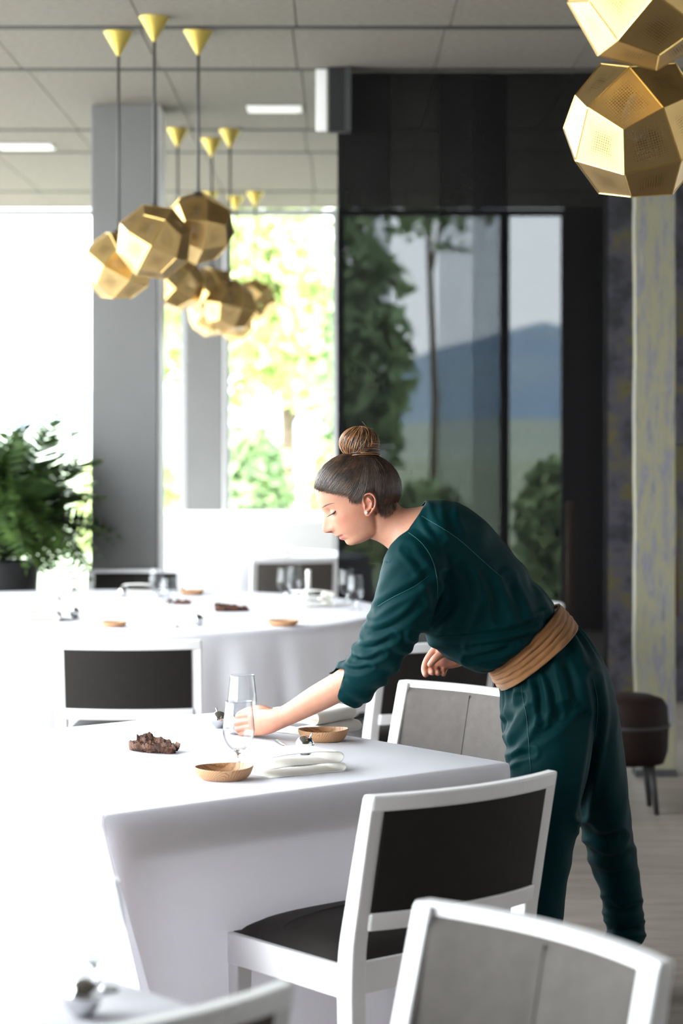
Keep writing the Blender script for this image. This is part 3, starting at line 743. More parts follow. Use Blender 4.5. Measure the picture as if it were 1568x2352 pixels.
def knife(p0, p1, label, mat='steel'):
    d_ = (p1 - p0); L_ = d_.length; r = tag(empty('table_knife', p0, math.atan2(d_.y, d_.x)), label, 'knife')
    m = MB(); rs = []
    for x, w_, h_ in ((0, 0.002, 0.003), (0.004, 0.0055, 0.006), (L_ * 0.45, 0.005, 0.006), (L_ * 0.48, 0.004, 0.005)):
        rs.append([(x, w_ * math.cos(t), 0.004 + h_ * 0.5 * math.sin(t)) for t in np.linspace(0, 2 * math.pi, 12, endpoint=False)])
    m.rings(rs); m.build('handle', mat, r)
    m = MB(); rs = []
    for x, w_ in ((L_ * 0.48, 0.005), (L_ * 0.6, 0.009), (L_ * 0.9, 0.009), (L_ * 0.97, 0.006), (L_, 0.001)):
        rs.append([(x, -w_ * 0.6, 0.0035), (x, w_ * 0.6, 0.0028), (x, w_ * 0.6, 0.0048), (x, -w_ * 0.6, 0.0042)])
    m.rings(rs); m.build('blade', 'steel', r, False)
knife(on_table(634, 1704), on_table(690, 1741), 'polished steel knife left of the near salt cellar')
knife(on_table(764, 1741), on_table(716, 1746), 'small steel butter knife half hidden behind the folded napkin')

def napkin(loc, rz, Lx, Ly, layers, th, label):
    """folded napkin: stacked layers joined by round folds at the +x end"""
    root = tag(empty('napkin', loc, rz), label, 'napkin')
    n = 26
    def sheet(z0, z1, x0, x1, bul, seed, ylen):
        m = MB(); rs = []
        # cross section: out along the lower leaf, round the fold, back along the upper leaf
        path = [(x0 + (x1 - x0) * t, z0 + 0.0006 * math.sin(9 * t)) for t in np.linspace(0, 1, 14)]
        c = (z0 + z1) / 2; R_ = (z1 - z0) / 2
        path += [(x1 + R_ * bul * math.sin(a_), c - R_ * math.cos(a_)) for a_ in np.linspace(0.2, math.pi - 0.2, 9)]
        path += [(x0 + (x1 - x0) * t, z1 + 0.004 * math.sin(math.pi * t) * (1 if t < 1 else 0)) for t in np.linspace(1, 0, 14)]
        for k in range(n + 1):
            y = -ylen / 2 + ylen * k / n; w_ = noise.noise(Vector((y * 20, seed, 0)))
            sl = 1 + 0.035 * math.sin(y * 26 + seed)
            rs.append([(x * sl + 0.002 * w_, y, max(0.0008, z + 0.0014 * noise.noise(Vector((x * 26, y * 26, seed))) + 0.0012 * w_)) for x, z in path])
        m.rings(rs, cap=False, closed=False); return m
    z = 0.001
    for k in range(layers):
        g = th * (1.0 if k < layers - 1 else 1.25)
        s = sheet(z, z + g, -Lx / 2, Lx / 2 - 0.012 * (k % 2) - 0.004 * k, 1.25, k * 3.1 + rz, Ly * (1 - 0.02 * k))
        s.build('fold', 'sheet_linen', root, solid=0.0014); z += g + 0.0012
    return root
napkin(on_table(700, 1775) + Vector((-0.03, 0.02, 0)), ROT - 0.12, 0.20, 0.13, 2, 0.020, 'thick folded white napkin on the near edge of the square table')
napkin(on_table(722, 1679), ROT - 1.35, 0.15, 0.17, 2, 0.027, 'thick folded white napkin behind the wooden dish under the waitress\'s forearm')
napkin(on_table(62, 1424), 0.1, 0.25, 0.2, 3, 0.030, 'high white napkin stack at the left of the round table')
napkin(on_table(715, 1392), 0.5, 0.16, 0.13, 3, 0.02, 'puffy white napkin at the right of the round table')
napkin(on_table(318, 1370), 0.0, 0.15, 0.12, 2, 0.024, 'puffy white napkin at the back of the round table')
napkin(on_table(350, 1440), 0.2, 0.16, 0.10, 1, 0.016, 'flat white napkin at the front of the round table')
napkin(Vector((-0.45, 14.1, TZ)), 0.4, 0.2, 0.16, 3, 0.022, 'white napkin pile on the far round table')
for px, py, lb in ((122, 1398, 'leftmost wine glass on the round table'), (168, 1406, 'wine glass beside the leftmost one on the round table'), (360, 1380, 'lone wine glass at the back of the round table'),
                   (388, 1408, 'wine glass left of the dark bark on the round table'), (676, 1374, 'rear one of two wine glasses behind the puffy napkin'), (654, 1380, 'front one of two wine glasses behind the puffy napkin'),
                   (796, 1384, 'wine glass near the waitress\'s face on the round table'), (816, 1400, 'rightmost wine glass on the round table beside her sleeve')):
    glass(on_table(px, py), lb, 'glasses on the round table')
glass(Vector((-0.95, 14.2, TZ)), 'wine glass on the far round table near the windows')
def candle(loc, label):
    r = tag(empty('candle_holder', loc), label, 'candle holder')
    m = MB(); m.lathe([(0, 0), (0.03, 0), (0.032, 0.004), (0.012, 0.01), (0.010, 0.02), (0.016, 0.026), (0.016, 0.03), (0, 0.03)], 28); m.build('base', 'steel', r)
    m = MB(); m.lathe([(0, 0.03), (0.0125, 0.03), (0.0125, 0.12), (0.010, 0.124), (0, 0.124)], 20); m.build('candle', 'lamp_white', r)
candle(on_table(708, 1366), 'short white candle in a steel holder on the round table')

# ------------------------------------------------------------------ fern in a tall black pot
r = tag(empty('potted_fern', (-1.80, 11.42, 0)), 'lush green fern in a tall black pot left of the broad column', 'plant')
m = MB(); m.lathe([(0, 0), (0.15, 0), (0.16, 0.02), (0.205, 0.86), (0.21, 0.88), (0.195, 0.88), (0.19, 0.84), (0, 0.84)], 40); m.build('pot', 'pot_black', r, autosmooth=40)
m = MB(); m.lathe([(0, 0.862), (0.12, 0.858), (0.189, 0.845)], 30); m.build('soil', 'soil', r)
def frond_mesh(seed, L_, droop):
    m = MB(); pts = []; n = 22; rr = random.Random(seed)
    for i in range(n + 1):
        t = i / n
        pts.append(Vector((L_ * t * (1 - 0.25 * droop * t), 0.02 * math.sin(3 * t + seed), L_ * (0.85 * t - droop * t * t))))
    m.tube(pts, [0.0035 * (1 - 0.8 * i / n) for i in range(n + 1)], 5)
    for i in range(2, n + 1):
        t = i / n; p = pts[i]; tg = (pts[i] - pts[i - 1]).normalized()
        side = tg.cross(Vector((0, 0, 1))).normalized(); up = side.cross(tg)
        ll = 0.125 * math.sin(math.pi * min(1, 0.12 + t * 0.9)) ** 0.7 * (L_ / 0.6) + 0.008
        for s in (-1, 1):
            q = p + tg * rr.uniform(-0.008, 0.008)
            d_ = (side * s * 0.9 + tg * 0.42 - up * 0.18 + up * rr.uniform(-0.15, 0.15)).normalized()
            wv = tg * 0.014
            m.add([q - wv * 0.6, q + d_ * ll * 0.45 - wv, q + d_ * ll, q + d_ * ll * 0.45 + wv, q + wv * 0.6], [(0, 1, 2, 3, 4)])
    me = m.mesh('frond', False); me.materials.append(MATS['frond_green']); return me
fm = [frond_mesh(k, 0.58 + 0.06 * k, dr) for k, dr in enumerate((0.75, 0.95, 0.6, 0.3, 1.15))]
rf = random.Random(3)
for k in range(210):
    o = bpy.data.objects.new('frond', fm[k % 5]); COL.objects.link(o); o.parent = r
    an = rf.uniform(0, 2 * math.pi); t = rf.random()
    o.location = (0.12 * t * math.cos(an), 0.12 * t * math.sin(an), 0.86 + 0.12 * rf.random())
    o.rotation_euler = (rf.uniform(-0.25, 0.25), rf.uniform(-1.2, 0.12) * (1 if k % 3 else 0.6), an); s = rf.uniform(0.62, 1.08); o.scale = (s, s, s)

# ------------------------------------------------------------------ faceted brass pendant lamps
RB = 0.165
c_ = (2 * math.sqrt(2) + 1) / 7; q_ = 1 / math.sqrt(2)
kites = []
for sx in (1, -1):
    for sy in (1, -1):
        for sz in (1, -1):
            corner = Vector((c_ * sx, c_ * sy, c_ * sz)); S = (sx, sy, sz)
            for ax in range(3):
                p = [0, 0, 0]; p[ax] = S[ax]; b1, b2 = (ax + 1) % 3, (ax + 2) % 3
                e1 = [0, 0, 0]; e1[ax] = q_ * S[ax]; e1[b1] = q_ * S[b1]
                e2 = [0, 0, 0]; e2[ax] = q_ * S[ax]; e2[b2] = q_ * S[b2]
                kites.append([Vector(p) * RB, Vector(e1) * RB, corner * RB, Vector(e2) * RB])
def facet_frame(kt):
    cen = sum(kt, Vector()) / 4; x = (kt[0] - kt[2]).normalized(); nrm = cen.normalized()
    z = (kt[1] - kt[3]).cross(kt[0] - kt[2]).normalized()
    if z.dot(nrm) < 0: z = -z
    y = z.cross(x); M = Matrix((x, y, z)).transposed().to_4x4(); M.translation = cen; return M
M0 = facet_frame(kites[0]); loc = [M0.inverted() @ v for v in kites[0]]
m = MB(); m.rings([[(v.x * 0.985, v.y * 0.985, 0) for v in loc], [(v.x * 0.985, v.y * 0.985, -0.0012) for v in loc]])
FACET = m.mesh('facet', False); FACET.materials.append(MATS['brass_perforated'])
FR = [facet_frame(k) for k in kites]
m = MB()
seen = set()
for kt in kites:
    for i in range(4):
        a_, b_ = kt[i], kt[(i + 1) % 4]; key = tuple(sorted([tuple(round(x, 4) for x in a_), tuple(round(x, 4) for x in b_)]))
        if key in seen: continue
        seen.add(key); m.tube([a_, b_], 0.0016, 5)
EDGES = m.mesh('edge_frame', False); EDGES.materials.append(MATS['brass'])
def pendant(px, py, d, tilt, label, group):
    c = W(px, py, d); root = tag(empty('pendant_lamp', c), label, 'lamp', group)
    R3 = tilt if isinstance(tilt, Matrix) else Matrix.Rotation(tilt[2], 4, 'Z') @ Matrix.Rotation(tilt[1], 4, 'Y') @ Matrix.Rotation(tilt[0], 4, 'X')
    for M in FR:
        o = bpy.data.objects.new('facet', FACET); COL.objects.link(o); o.parent = root; o.matrix_local = R3 @ M
    o = bpy.data.objects.new('edge_frame', EDGES); COL.objects.link(o); o.parent = root; o.matrix_local = R3
    top = ZC - c.z
    m = MB(); m.tube([(0, 0, RB * 0.9), (0, 0, top - 0.09)], 0.0065, 8); m.build('cord', 'cord_grey', root)
    m = MB(); m.lathe([(0.006, top - 0.105), (0.062, top - 0.006), (0.066, top), (0, top)], 28); m.build('canopy', 'brass_matt', root, autosmooth=40)
    m = MB(); m.lathe([(0, RB * 0.95), (0.02, RB * 0.95), (0.02, RB * 0.5), (0.016, RB * 0.46), (0, RB * 0.46)], 16); m.build('socket', 'gap_black', root)
    m = MB(); m.lathe([(0.014, RB * 0.46), (0.03, RB * 0.25), (0.034, RB * 0.08), (0.024, -RB * 0.12), (0, -RB * 0.18)], 20); m.build('bulb', 'lamp_white', root)
G1, G2, G3, G4 = 'near left lamp cluster', 'middle lamp cluster', 'far lamp cluster', 'lamps at top right'
pendant(272, 610, 9.63, (0.5, 0.35, 0.6), 'brass faceted lamp, leftmost of the near left cluster', G1)
pendant(354, 556, 9.28, (0.2, 0.5, 0.1), 'brass faceted lamp, front and middle one of the near left cluster', G1)
pendant(455, 524, 9.60, (0.7, 0.1, 0.3), 'brass faceted lamp, highest and right one of the near left cluster', G1)
pendant(408, 652, 12.66, (0.3, 0.7, 0.2), 'brass faceted lamp, left one of the middle cluster', G2)
pendant(486, 672, 13.1, (0.6, 0.4, 0.9), 'brass faceted lamp, middle one of the middle cluster', G2)
pendant(528, 705, 12.70, (0.1, 0.2, 0.5), 'brass faceted lamp, right and lowest one of the middle cluster', G2)
pendant(482, 722, 15.95, (0.9, 0.2, 0.3), 'brass faceted lamp, left one of the far cluster', G3)
pendant(541, 734, 16.25, (0.3, 0.3, 0.3), 'brass faceted lamp, lowest one of the far cluster', G3)
pendant(586, 690, 15.95, (0.5, 0.8, 0.1), 'brass faceted lamp, right one of the far cluster', G3)
va = Vector((-0.183, -0.669, 0.72)).normalized(); vb = Vector((-0.297, -0.864, -0.251)); vb = (vb - va * vb.dot(va)).normalized(); vc = va.cross(vb)
a0 = Vector((1, 0, 0)); b0 = Vector((0, 1, 1)).normalized(); c0 = a0.cross(b0)
TURN = (Matrix((va, vb, vc)).transposed() @ Matrix((a0, b0, c0))).to_4x4()
pendant(1462, 296, 4.80, TURN, 'large brass perforated lamp, lower one of the two at top right', G4)
pendant(1486, -22, 4.48, (0.30, 0.62, 0.15), 'large brass perforated lamp cut by the top picture edge', G4)

# ------------------------------------------------------------------ the waitress
PD = 5.46                                             # distance of her head's midline
def remesh(mb, voxel, smooth=3, factor=0.5):
    me = mb.mesh('tmp'); o = bpy.data.objects.new('tmp', me); COL.objects.link(o)
    m = o.modifiers.new('r', 'REMESH'); m.mode = 'VOXEL'; m.voxel_size = voxel; m.use_smooth_shade = True
    if smooth:
        s = o.modifiers.new('s', 'SMOOTH'); s.factor = factor; s.iterations = smooth
    dg = bpy.context.evaluated_depsgraph_get(); dg.update()
    out = bpy.data.meshes.new_from_object(o.evaluated_get(dg)); bpy.data.objects.remove(o); bpy.data.meshes.remove(me)
    return out
def coords(me):
    a = np.empty(len(me.vertices) * 3); me.vertices.foreach_get('co', a); return a.reshape(-1, 3)
def normals(me):
    a = np.empty(len(me.vertices) * 3); me.vertices.foreach_get('normal', a); return a.reshape(-1, 3)
def px_of(co):
    """photo column / row of room points, used to lay out details on the figure"""
    return 784 + co[:, 0] * FPX / co[:, 1], HORIZON + (CAMZ - co[:, 2]) * FPX / co[:, 1]
def supell(t, e):
    c, s = np.cos(t), np.sin(t)
    return np.sign(c) * np.abs(c) ** (2 / e), np.sign(s) * np.abs(s) ** (2 / e)
TH = np.linspace(0, 2 * math.pi, 48, endpoint=False)
def torso(mb, secs, sub=5, e=2.3, scale=1.0):
    """secs: (front px, front py, back px, back py, half width m, d)"""
    rows = []
    for fx, fy, bx, by, hw, d in secs:
        f, b = W(fx, fy, d), W(bx, by, d); c = (f + b) / 2; u = (b - f) / 2 * scale
        rows.append((c.x, c.y, c.z, u.x, u.z, hw * scale))
    ca, sa = supell(TH, e); rs = []
    for cx, cy, cz, ux, uz, hw in catmull(rows, sub):
        rs.append([(cx + ux * a_, cy + hw * b_, cz + uz * a_) for a_, b_ in zip(ca, sa)])
    mb.rings(rs)
def limb(mb, secs, sub=5, scale=1.0, n=32):
    """secs: (px, py, d, in-picture radius px, depth radius m)"""
    rows = [(*W(x, y, d), r * d / FPX * scale, rv * scale) for x, y, d, r, rv in secs]
    R = catmull(rows, sub); rs = []
    for i in range(len(R)):
        t = Vector(R[min(i + 1, len(R) - 1)][:3]) - Vector(R[max(i - 1, 0)][:3]); t.normalize()
        u = Vector((0, 1, 0)).cross(t).normalized(); v = t.cross(u).normalized(); c = Vector(R[i][:3])
        rs.append([c + u * (R[i][3] * math.cos(a_)) + v * (R[i][4] * math.sin(a_)) for a_ in np.linspace(0, 2 * math.pi, n, endpoint=False)])
    mb.rings(rs)
def ellipsoid(mb, c, rx, ry, rz, n=28):
    rs = []
    for k in np.linspace(0.03, math.pi - 0.03, n):
        rs.append([(c[0] + rx * math.sin(k) * math.cos(t), c[1] + ry * math.sin(k) * math.sin(t), c[2] + rz * math.cos(k)) for t in np.linspace(0, 2 * math.pi, n, endpoint=False)])
    mb.rings(rs)

TUNIC = [(893, 1264, 968, 1158, 0.088, 5.46), (889, 1282, 1000, 1150, 0.135, 5.465), (888, 1312, 1058, 1160, 0.172, 5.47), (915, 1375, 1112, 1195, 0.175, 5.49),
         (955, 1440, 1155, 1245, 0.168, 5.51), (1010, 1495, 1195, 1293, 0.160, 5.53), (1068, 1531, 1232, 1343, 0.155, 5.55), (1108, 1542, 1266, 1378, 0.150, 5.57), (1132, 1530, 1266, 1404, 0.132, 5.58)]
SLEEVE_L = [(1000, 1255, 5.44, 60, 0.075), (958, 1292, 5.335, 74, 0.074), (930, 1380, 5.31, 70, 0.068), (890, 1465, 5.345, 60, 0.060), (845, 1535, 5.40, 54, 0.055), (792, 1587, 5.45, 53, 0.052)]
SLEEVE_R = [(1000, 1255, 5.52, 55, 0.07), (1010, 1290, 5.63, 62, 0.068), (1085, 1370, 5.68, 56, 0.06), (1160, 1435, 5.70, 50, 0.055)]
PELVIS = [(1140, 1552, 1302, 1420, 0.140, 5.60), (1152, 1590, 1346, 1462, 0.168, 5.61), (1152, 1638, 1390, 1530, 0.185, 5.61), (1156, 1690, 1414, 1610, 0.172, 5.63), (1175, 1738, 1418, 1690, 0.12, 5.67), (1210, 1770, 1405, 1740, 0.07, 5.70)]
LEG_L = [(1268, 1640, 5.53, 104, 0.10), (1262, 1740, 5.51, 100, 0.105), (1256, 1840, 5.50, 84, 0.095), (1247, 1940, 5.50, 70, 0.085), (1238, 2060, 5.50, 62, 0.075), (1230, 2190, 5.50, 52, 0.062), (1224, 2312, 5.50, 46, 0.052)]
LEG_R = [(1338, 1620, 5.67, 80, 0.125), (1353, 1735, 5.72, 80, 0.135), (1382, 1845, 5.80, 63, 0.11), (1400, 1945, 5.91, 54, 0.075), (1424, 2045, 5.97, 46, 0.066), (1433, 2115, 6.01, 44, 0.058), (1434, 2160, 6.03, 45, 0.054)]

person = tag(empty('person', (0.5, 5.55, 0)), 'person in dark teal tunic and trousers with tan sash bending over to set a glass', 'person')
def link(name, me, mat, parent=None, smooth=True):
    o = bpy.data.objects.new(name, me); COL.objects.link(o); o.data.materials.clear(); o.data.materials.append(MATS[mat])
    if smooth: me.polygons.foreach_set('use_smooth', [True] * len(me.polygons))
    o.parent = parent or person; 
    if parent is None: o.matrix_parent_inverse = Matrix.Translation(-person.location)
    return o

# ---- skin body, one surface
body = MB()
torso(body, TUNIC[1:], scale=0.86); torso(body, PELVIS, scale=0.88)
limb(body, LEG_L + [(1222, 2350, 5.50, 34, 0.036)], scale=0.82); limb(body, LEG_R + [(1436, 2180, 6.04, 34, 0.036)], scale=0.82)
limb(body, [(1000, 1262, 5.45, 46, 0.05), (962, 1300, 5.36, 50, 0.05), (925, 1390, 5.33, 44, 0.044), (872, 1490, 5.37, 40, 0.04), (832, 1542, 5.41, 37, 0.038),
            (785, 1573, 5.45, 34, 0.036), (725, 1606, 5.50, 31, 0.033), (668, 1638, 5.545, 25, 0.026), (640, 1650, 5.565, 25, 0.022), (612, 1657, 5.60, 30, 0.018), (588, 1659, 5.635, 31, 0.015), (578, 1660, 5.65, 26, 0.011)])
limb(body, [(1000, 1262, 5.52, 44, 0.05), (1012, 1292, 5.62, 46, 0.05), (1085, 1370, 5.67, 40, 0.044), (1160, 1432, 5.70, 36, 0.038), (1135, 1462, 5.68, 33, 0.034), (1080, 1493, 5.66, 25, 0.026), (1052, 1505, 5.655, 26, 0.022), (1025, 1507, 5.655, 29, 0.019), (1003, 1504, 5.66, 24, 0.014)])
# left hand: fingers close round the stem of the glass
for y0, y1, x1, tip, r_ in ((1641, 1645, 548, (572, 1650), 0.0090), (1655, 1660, 544, (570, 1662), 0.0092), (1669, 1673, 546, (571, 1674), 0.0088), (1682, 1684, 554, (574, 1685), 0.0078)):
    body.tube([Vector(q) for q in catmull([W(592, y0 + 1, 5.635), W(577, y0, 5.652), W(x1 + 4, y1, 5.69), W(x1, y1 + 1, 5.712), W((x1 + tip[0]) / 2 - 1, tip[1] - 1, 5.755), W(tip[0], tip[1], 5.752)], 4)],
              [q[0] for q in catmull([[r_ * 1.05], [r_ * 1.15], [r_], [r_ * 1.02], [r_ * 0.9], [r_ * 0.75]], 4)], 12, True)
body.tube([Vector(q) for q in catmull([W(625, 1640, 5.60), W(600, 1630, 5.628), W(578, 1630, 5.665), W(560, 1636, 5.70), W(549, 1640, 5.722)], 4)], [q[0] for q in catmull([[0.013], [0.0125], [0.0105], [0.0095], [0.0075]], 4)], 12, True)
# right hand: hangs half closed
for pts, r_ in (([(1000, 1490, 5.662), (982, 1515, 5.655), (975, 1536, 5.643), (977, 1549, 5.628)], 0.0098),
                ([(1006, 1497, 5.668), (993, 1523, 5.665), (988, 1538, 5.645), (992, 1545, 5.622)], 0.0092),
                ([(1014, 1506, 5.668), (1003, 1528, 5.665), (1001, 1541, 5.645), (1005, 1546, 5.622)], 0.0088),
                ([(1026, 1515, 5.664), (1022, 1532, 5.66), (1018, 1543, 5.645), (1018, 1548, 5.628)], 0.0082)):
    body.tube([Vector(q) for q in catmull([W(*p) for p in pts], 5)], [q[0] for q in catmull([[r_ * 1.1], [r_ * 1.08], [r_], [r_ * 0.85]], 5)], 12, True)
body.tube([Vector(q) for q in catmull([W(1040, 1500, 5.64), W(1018, 1500, 5.630), W(1000, 1512, 5.622), W(988, 1526, 5.622)], 5)], [q[0] for q in catmull([[0.014], [0.012], [0.0105], [0.0085]], 5)], 12, True)
# neck
torso(body, [(838, 1215, 905, 1125, 0.050, PD), (850, 1236, 912, 1152, 0.050, PD), (866, 1243, 926, 1166, 0.052, PD), (886, 1256, 952, 1166, 0.064, PD), (905, 1275, 990, 1160, 0.10, 5.465), (930, 1300, 1030, 1170, 0.13, 5.47)], e=2.1)
# head: skull + face loft in a frame pitched with her gaze
HS = PD / FPX; PIT = math.radians(27.0); HC = W(825, 1140, PD)
Fv = Vector((-math.cos(PIT), 0, -math.sin(PIT))); Uv = Vector((-math.sin(PIT), 0, math.cos(PIT)))
def face_pt(a_, b_, y_): return HC + Fv * (a_ * HS) + Uv * (b_ * HS) + Vector((0, y_ * HS, 0))
SK = W(822, 1122, PD); ellipsoid(body, SK, 94 * HS, 0.0725, 77 * HS, 36)
Fb = np.array([(-97, 46), (-94, 60), (-92, 69), (-86, 75), (-80, 76.5), (-74, 76), (-70.5, 82.5), (-66.5, 85.2), (-63, 84.6), (-61.5, 84), (-60, 87), (-56.2, 91), (-52.5, 90.2), (-49, 91.8), (-46, 95), (-43, 101), (-39.5, 108.5), (-34, 111), (-27, 109.6), (-22.7, 107.6), (-14, 102), (-7, 96.2), (0.7, 91.9), (6, 90.6), (14.9, 91), (24, 92.4), (34.7, 92.3), (48, 89.5), (61.5, 84.5), (75, 74)])
Bb = np.array([(-97, 46), (-94, 60), (-92, 69), (-86, 75), (-74, 77), (-66, 80), (-60, 84), (-52, 87.2), (-49, 87.5), (-25, 87), (0.7, 88.5), (14.9, 90), (24, 92.4), (34.7, 92.3), (48, 89.5), (61.5, 84.5), (75, 74)])
Kb = np.array([(-97, -8), (-94, -16), (-90, -20), (-70, -24), (-40, -30), (-10, -35), (75, -40)])
Wb = np.array([(-97, 20), (-94, 31), (-90, 38), (-80, 44), (-65, 50), (-45, 55), (-20, 60), (5, 62.5), (30, 65), (60, 64), (75, 56)])
rs = []; NT = 120
for bb in list(np.linspace(-97, -40, 40)) + list(np.linspace(-39, 75, 62)):
    F_, B_, K_, W_ = (np.interp(bb, T[:, 0], T[:, 1]) for T in (Fb, Bb, Kb, Wb)); ac = K_ + 0.32 * (B_ - K_); row = []
    sg = np.interp(bb, [-97, -74, -70, -62, -55, -49, -42, -30, -15, 0, 10], [30, 24, 18, 20, 17, 13, 11.5, 10.5, 8, 7.5, 9])
    for k in range(NT):
        t = 2 * math.pi * k / NT; c, s = math.cos(t), math.sin(t)
        y = W_ * s * (1 - 0.06 * max(0, c) ** 2)
        a_ = ac + (B_ - ac) * c if c > 0 else ac + (ac - K_) * c
        if c > 0:
            a_ += (F_ - B_) * math.exp(-(y / sg) ** 2)
            for sy in (-1, 1):
                a_ += 5.5 * math.exp(-((bb + 37) / 7) ** 2 - ((y - sy * 13.0) / 5.5) ** 2)        # wings of the nose
                a_ -= 7.0 * math.exp(-((bb + 3) / 9) ** 2 - ((y - sy * 29) / 12) ** 2)            # eye sockets
                a_ += 2.5 * math.exp(-((bb - 15) / 6) ** 2 - ((y - sy * 30) / 17) ** 2)           # brow ridge
                a_ += 3.0 * math.exp(-((bb + 28) / 16) ** 2 - ((y - sy * 40) / 14) ** 2)          # cheek
                a_ -= 3.5 * math.exp(-((bb + 61.5) / 2.2) ** 2 - ((y - sy * 20) / 6) ** 2)        # mouth corner
            a_ -= 3.0 * math.exp(-((bb + 61.5) / 1.6) ** 2 - (y / 20) ** 4)                       # between the lips
        row.append(face_pt(a_, bb, y))
    rs.append(row)
body.rings(rs)
for sy in (-1, 1):                                                                                # lowered eyelids over the eyeballs
    ellipsoid(body, face_pt(63.5, -5.5, sy * 31), 11.8 * HS, 11.5 * HS, 11 * HS, 20)
    # ears: shell, helix, inner fold, tragus, lobe
    yb = PD + sy * 0.0685
    ellipsoid(body, Vector((W(846, 1155, PD).x, yb, W(846, 1155, PD).z)), 12 * HS, 0.004, 21 * HS, 18)
    def ear(pts, r_):
        P = [Vector((W(x, y, PD).x, yb + sy * o_, W(x, y, PD).z)) for x, y, o_ in catmull(pts, 5)]
        body.tube(P, r_ * HS, 8, True)
    ear([(838, 1158, 0.003), (833, 1149, 0.004), (834, 1139, 0.006), (842, 1132.5, 0.009), (852, 1133, 0.012), (859, 1141, 0.013), (861, 1152, 0.013), (858, 1164, 0.011), (852, 1173, 0.009), (846, 1181, 0.007), (840, 1180, 0.005), (836.5, 1173, 0.003)], 2.6)
    ear([(845, 1142, 0.007), (851, 1148, 0.009), (852, 1158, 0.009), (848, 1167, 0.007), (842, 1170, 0.006)], 2.2)
    ear([(834, 1152, 0.003), (837, 1160, 0.005), (836, 1168, 0.003)], 2.4)
    ellipsoid(body, Vector((W(842.5, 1177, PD).x, yb + sy * 0.005, W(842.5, 1177, PD).z)), 5.5 * HS, 0.004, 6 * HS, 12)
body_me = remesh(body, 0.0021, 3)
co = coords(body_me); X, Y_ = px_of(co)
rel = co - np.array(HC); a_loc = rel @ np.array(Fv) / HS; b_loc = rel @ np.array(Uv) / HS; y_loc = rel[:, 1] / HS
base = np.array(lin((174, 124, 102))[:3]); tint = np.tile(base, (len(co), 1))
def blend(mask, col):
    global tint
    c = np.array(lin(col)[:3]); tint = tint * (1 - mask[:, None]) + c * mask[:, None]
near_face = (np.abs(y_loc) < 75) & (a_loc > -60) & (Y_ < 1275)
g = lambda v, c, s: np.exp(-((v - c) / s) ** 2)
blend(0.40 * near_face * g(b_loc, -32, 18) * g(np.abs(y_loc), 46, 18), (172, 100, 80))
blend(0.35 * near_face * g(b_loc, -34, 10) * g(y_loc, 0, 16) * (a_loc > 90), (170, 98, 80))
lip = near_face * (a_loc > 60) * np.clip(1.4 - (np.abs(y_loc) / 23) ** 4, 0, 1) * (np.clip(1.2 - ((b_loc + 64.5) / 6.2) ** 4, 0, 1))
blend(0.8 * np.clip(lip, 0, 1), (164, 88, 80))
blend(0.75 * near_face * (a_loc > 62) * g(b_loc, -61.5, 1.5) * np.clip(1.3 - (np.abs(y_loc) / 21) ** 4, 0, 1), (120, 62, 58))
for sy in (-1, 1): blend(0.85 * np.clip(1.3 * near_face * g(b_loc, -42.5, 2.8) * g(y_loc, sy * 9, 5.0) * (a_loc > 92), 0, 1), (96, 46, 38))
blend(0.35 * ((X > 828) & (X < 864) & (Y_ > 1128) & (Y_ < 1186) & (np.abs(rel[:, 1]) > 0.066)), (178, 94, 74))
blend(0.30 * ((X < 640) & (Y_ > 1600) | ((X > 960) & (X < 1056) & (Y_ > 1478) & (Y_ < 1560) & (co[:, 1] > 5.6))), (180, 106, 88))
from mathutils.geometry import intersect_point_line
def poly_mask(P, soft):
    P = np.array(P, float); inside = np.zeros(len(X), bool); dist = np.full(len(X), 1e9)
    for i in range(len(P)):
        (x1, y1), (x2, y2) = P[i], P[(i + 1) % len(P)]
        hit = ((y1 > Y_) != (y2 > Y_)) & (X < (x2 - x1) * (Y_ - y1) / (y2 - y1 + 1e-9) + x1); inside ^= hit
        s = np.array([x2 - x1, y2 - y1]); t = np.clip(((X - x1) * s[0] + (Y_ - y1) * s[1]) / (s @ s), 0, 1)
        dist = np.minimum(dist, np.hypot(X - x1 - t * s[0], Y_ - y1 - t * s[1]))
    return np.where(inside, 0.5 + 0.5 * np.clip(dist / soft, 0, 1), 0.5 - 0.5 * np.clip(dist / soft, 0, 1)) * (co[:, 1] < 6) * (Y_ < 1300)
blend(0.92 * poly_mask([(700, 1113), (735, 1124), (775, 1131), (800, 1137), (814, 1152), (824, 1150), (832, 1134), (850, 1128), (862, 1136), (866, 1158), (870, 1178), (884, 1188), (900, 1178), (916, 1160), (940, 1100), (820, 1000), (690, 1080)], 5), (58, 38, 28))
att = body_me.color_attributes.new('tint', 'FLOAT_COLOR', 'POINT')
att.data.foreach_set('color', np.concatenate([tint, np.ones((len(co), 1))], 1).astype(np.float32).ravel())
body_ob = link('body', body_me, 'skin')
def bvh_of(me):
    return BVHTree.FromPolygons([v.co.copy() for v in me.vertices], [tuple(p.vertices) for p in me.polygons])
CAMP = Vector((0, 0, CAMZ))
def on_surface(bvh, pts, lift=0.0006, sub=5):
    out = []
    for px, py in catmull(pts, sub):
        hit = bvh.ray_cast(CAMP, (W(px, py, 5.0) - CAMP).normalized())
        if hit[0] is not None: out.append(hit[0] + hit[1] * lift)
    return out
bb_ = bvh_of(body_me)
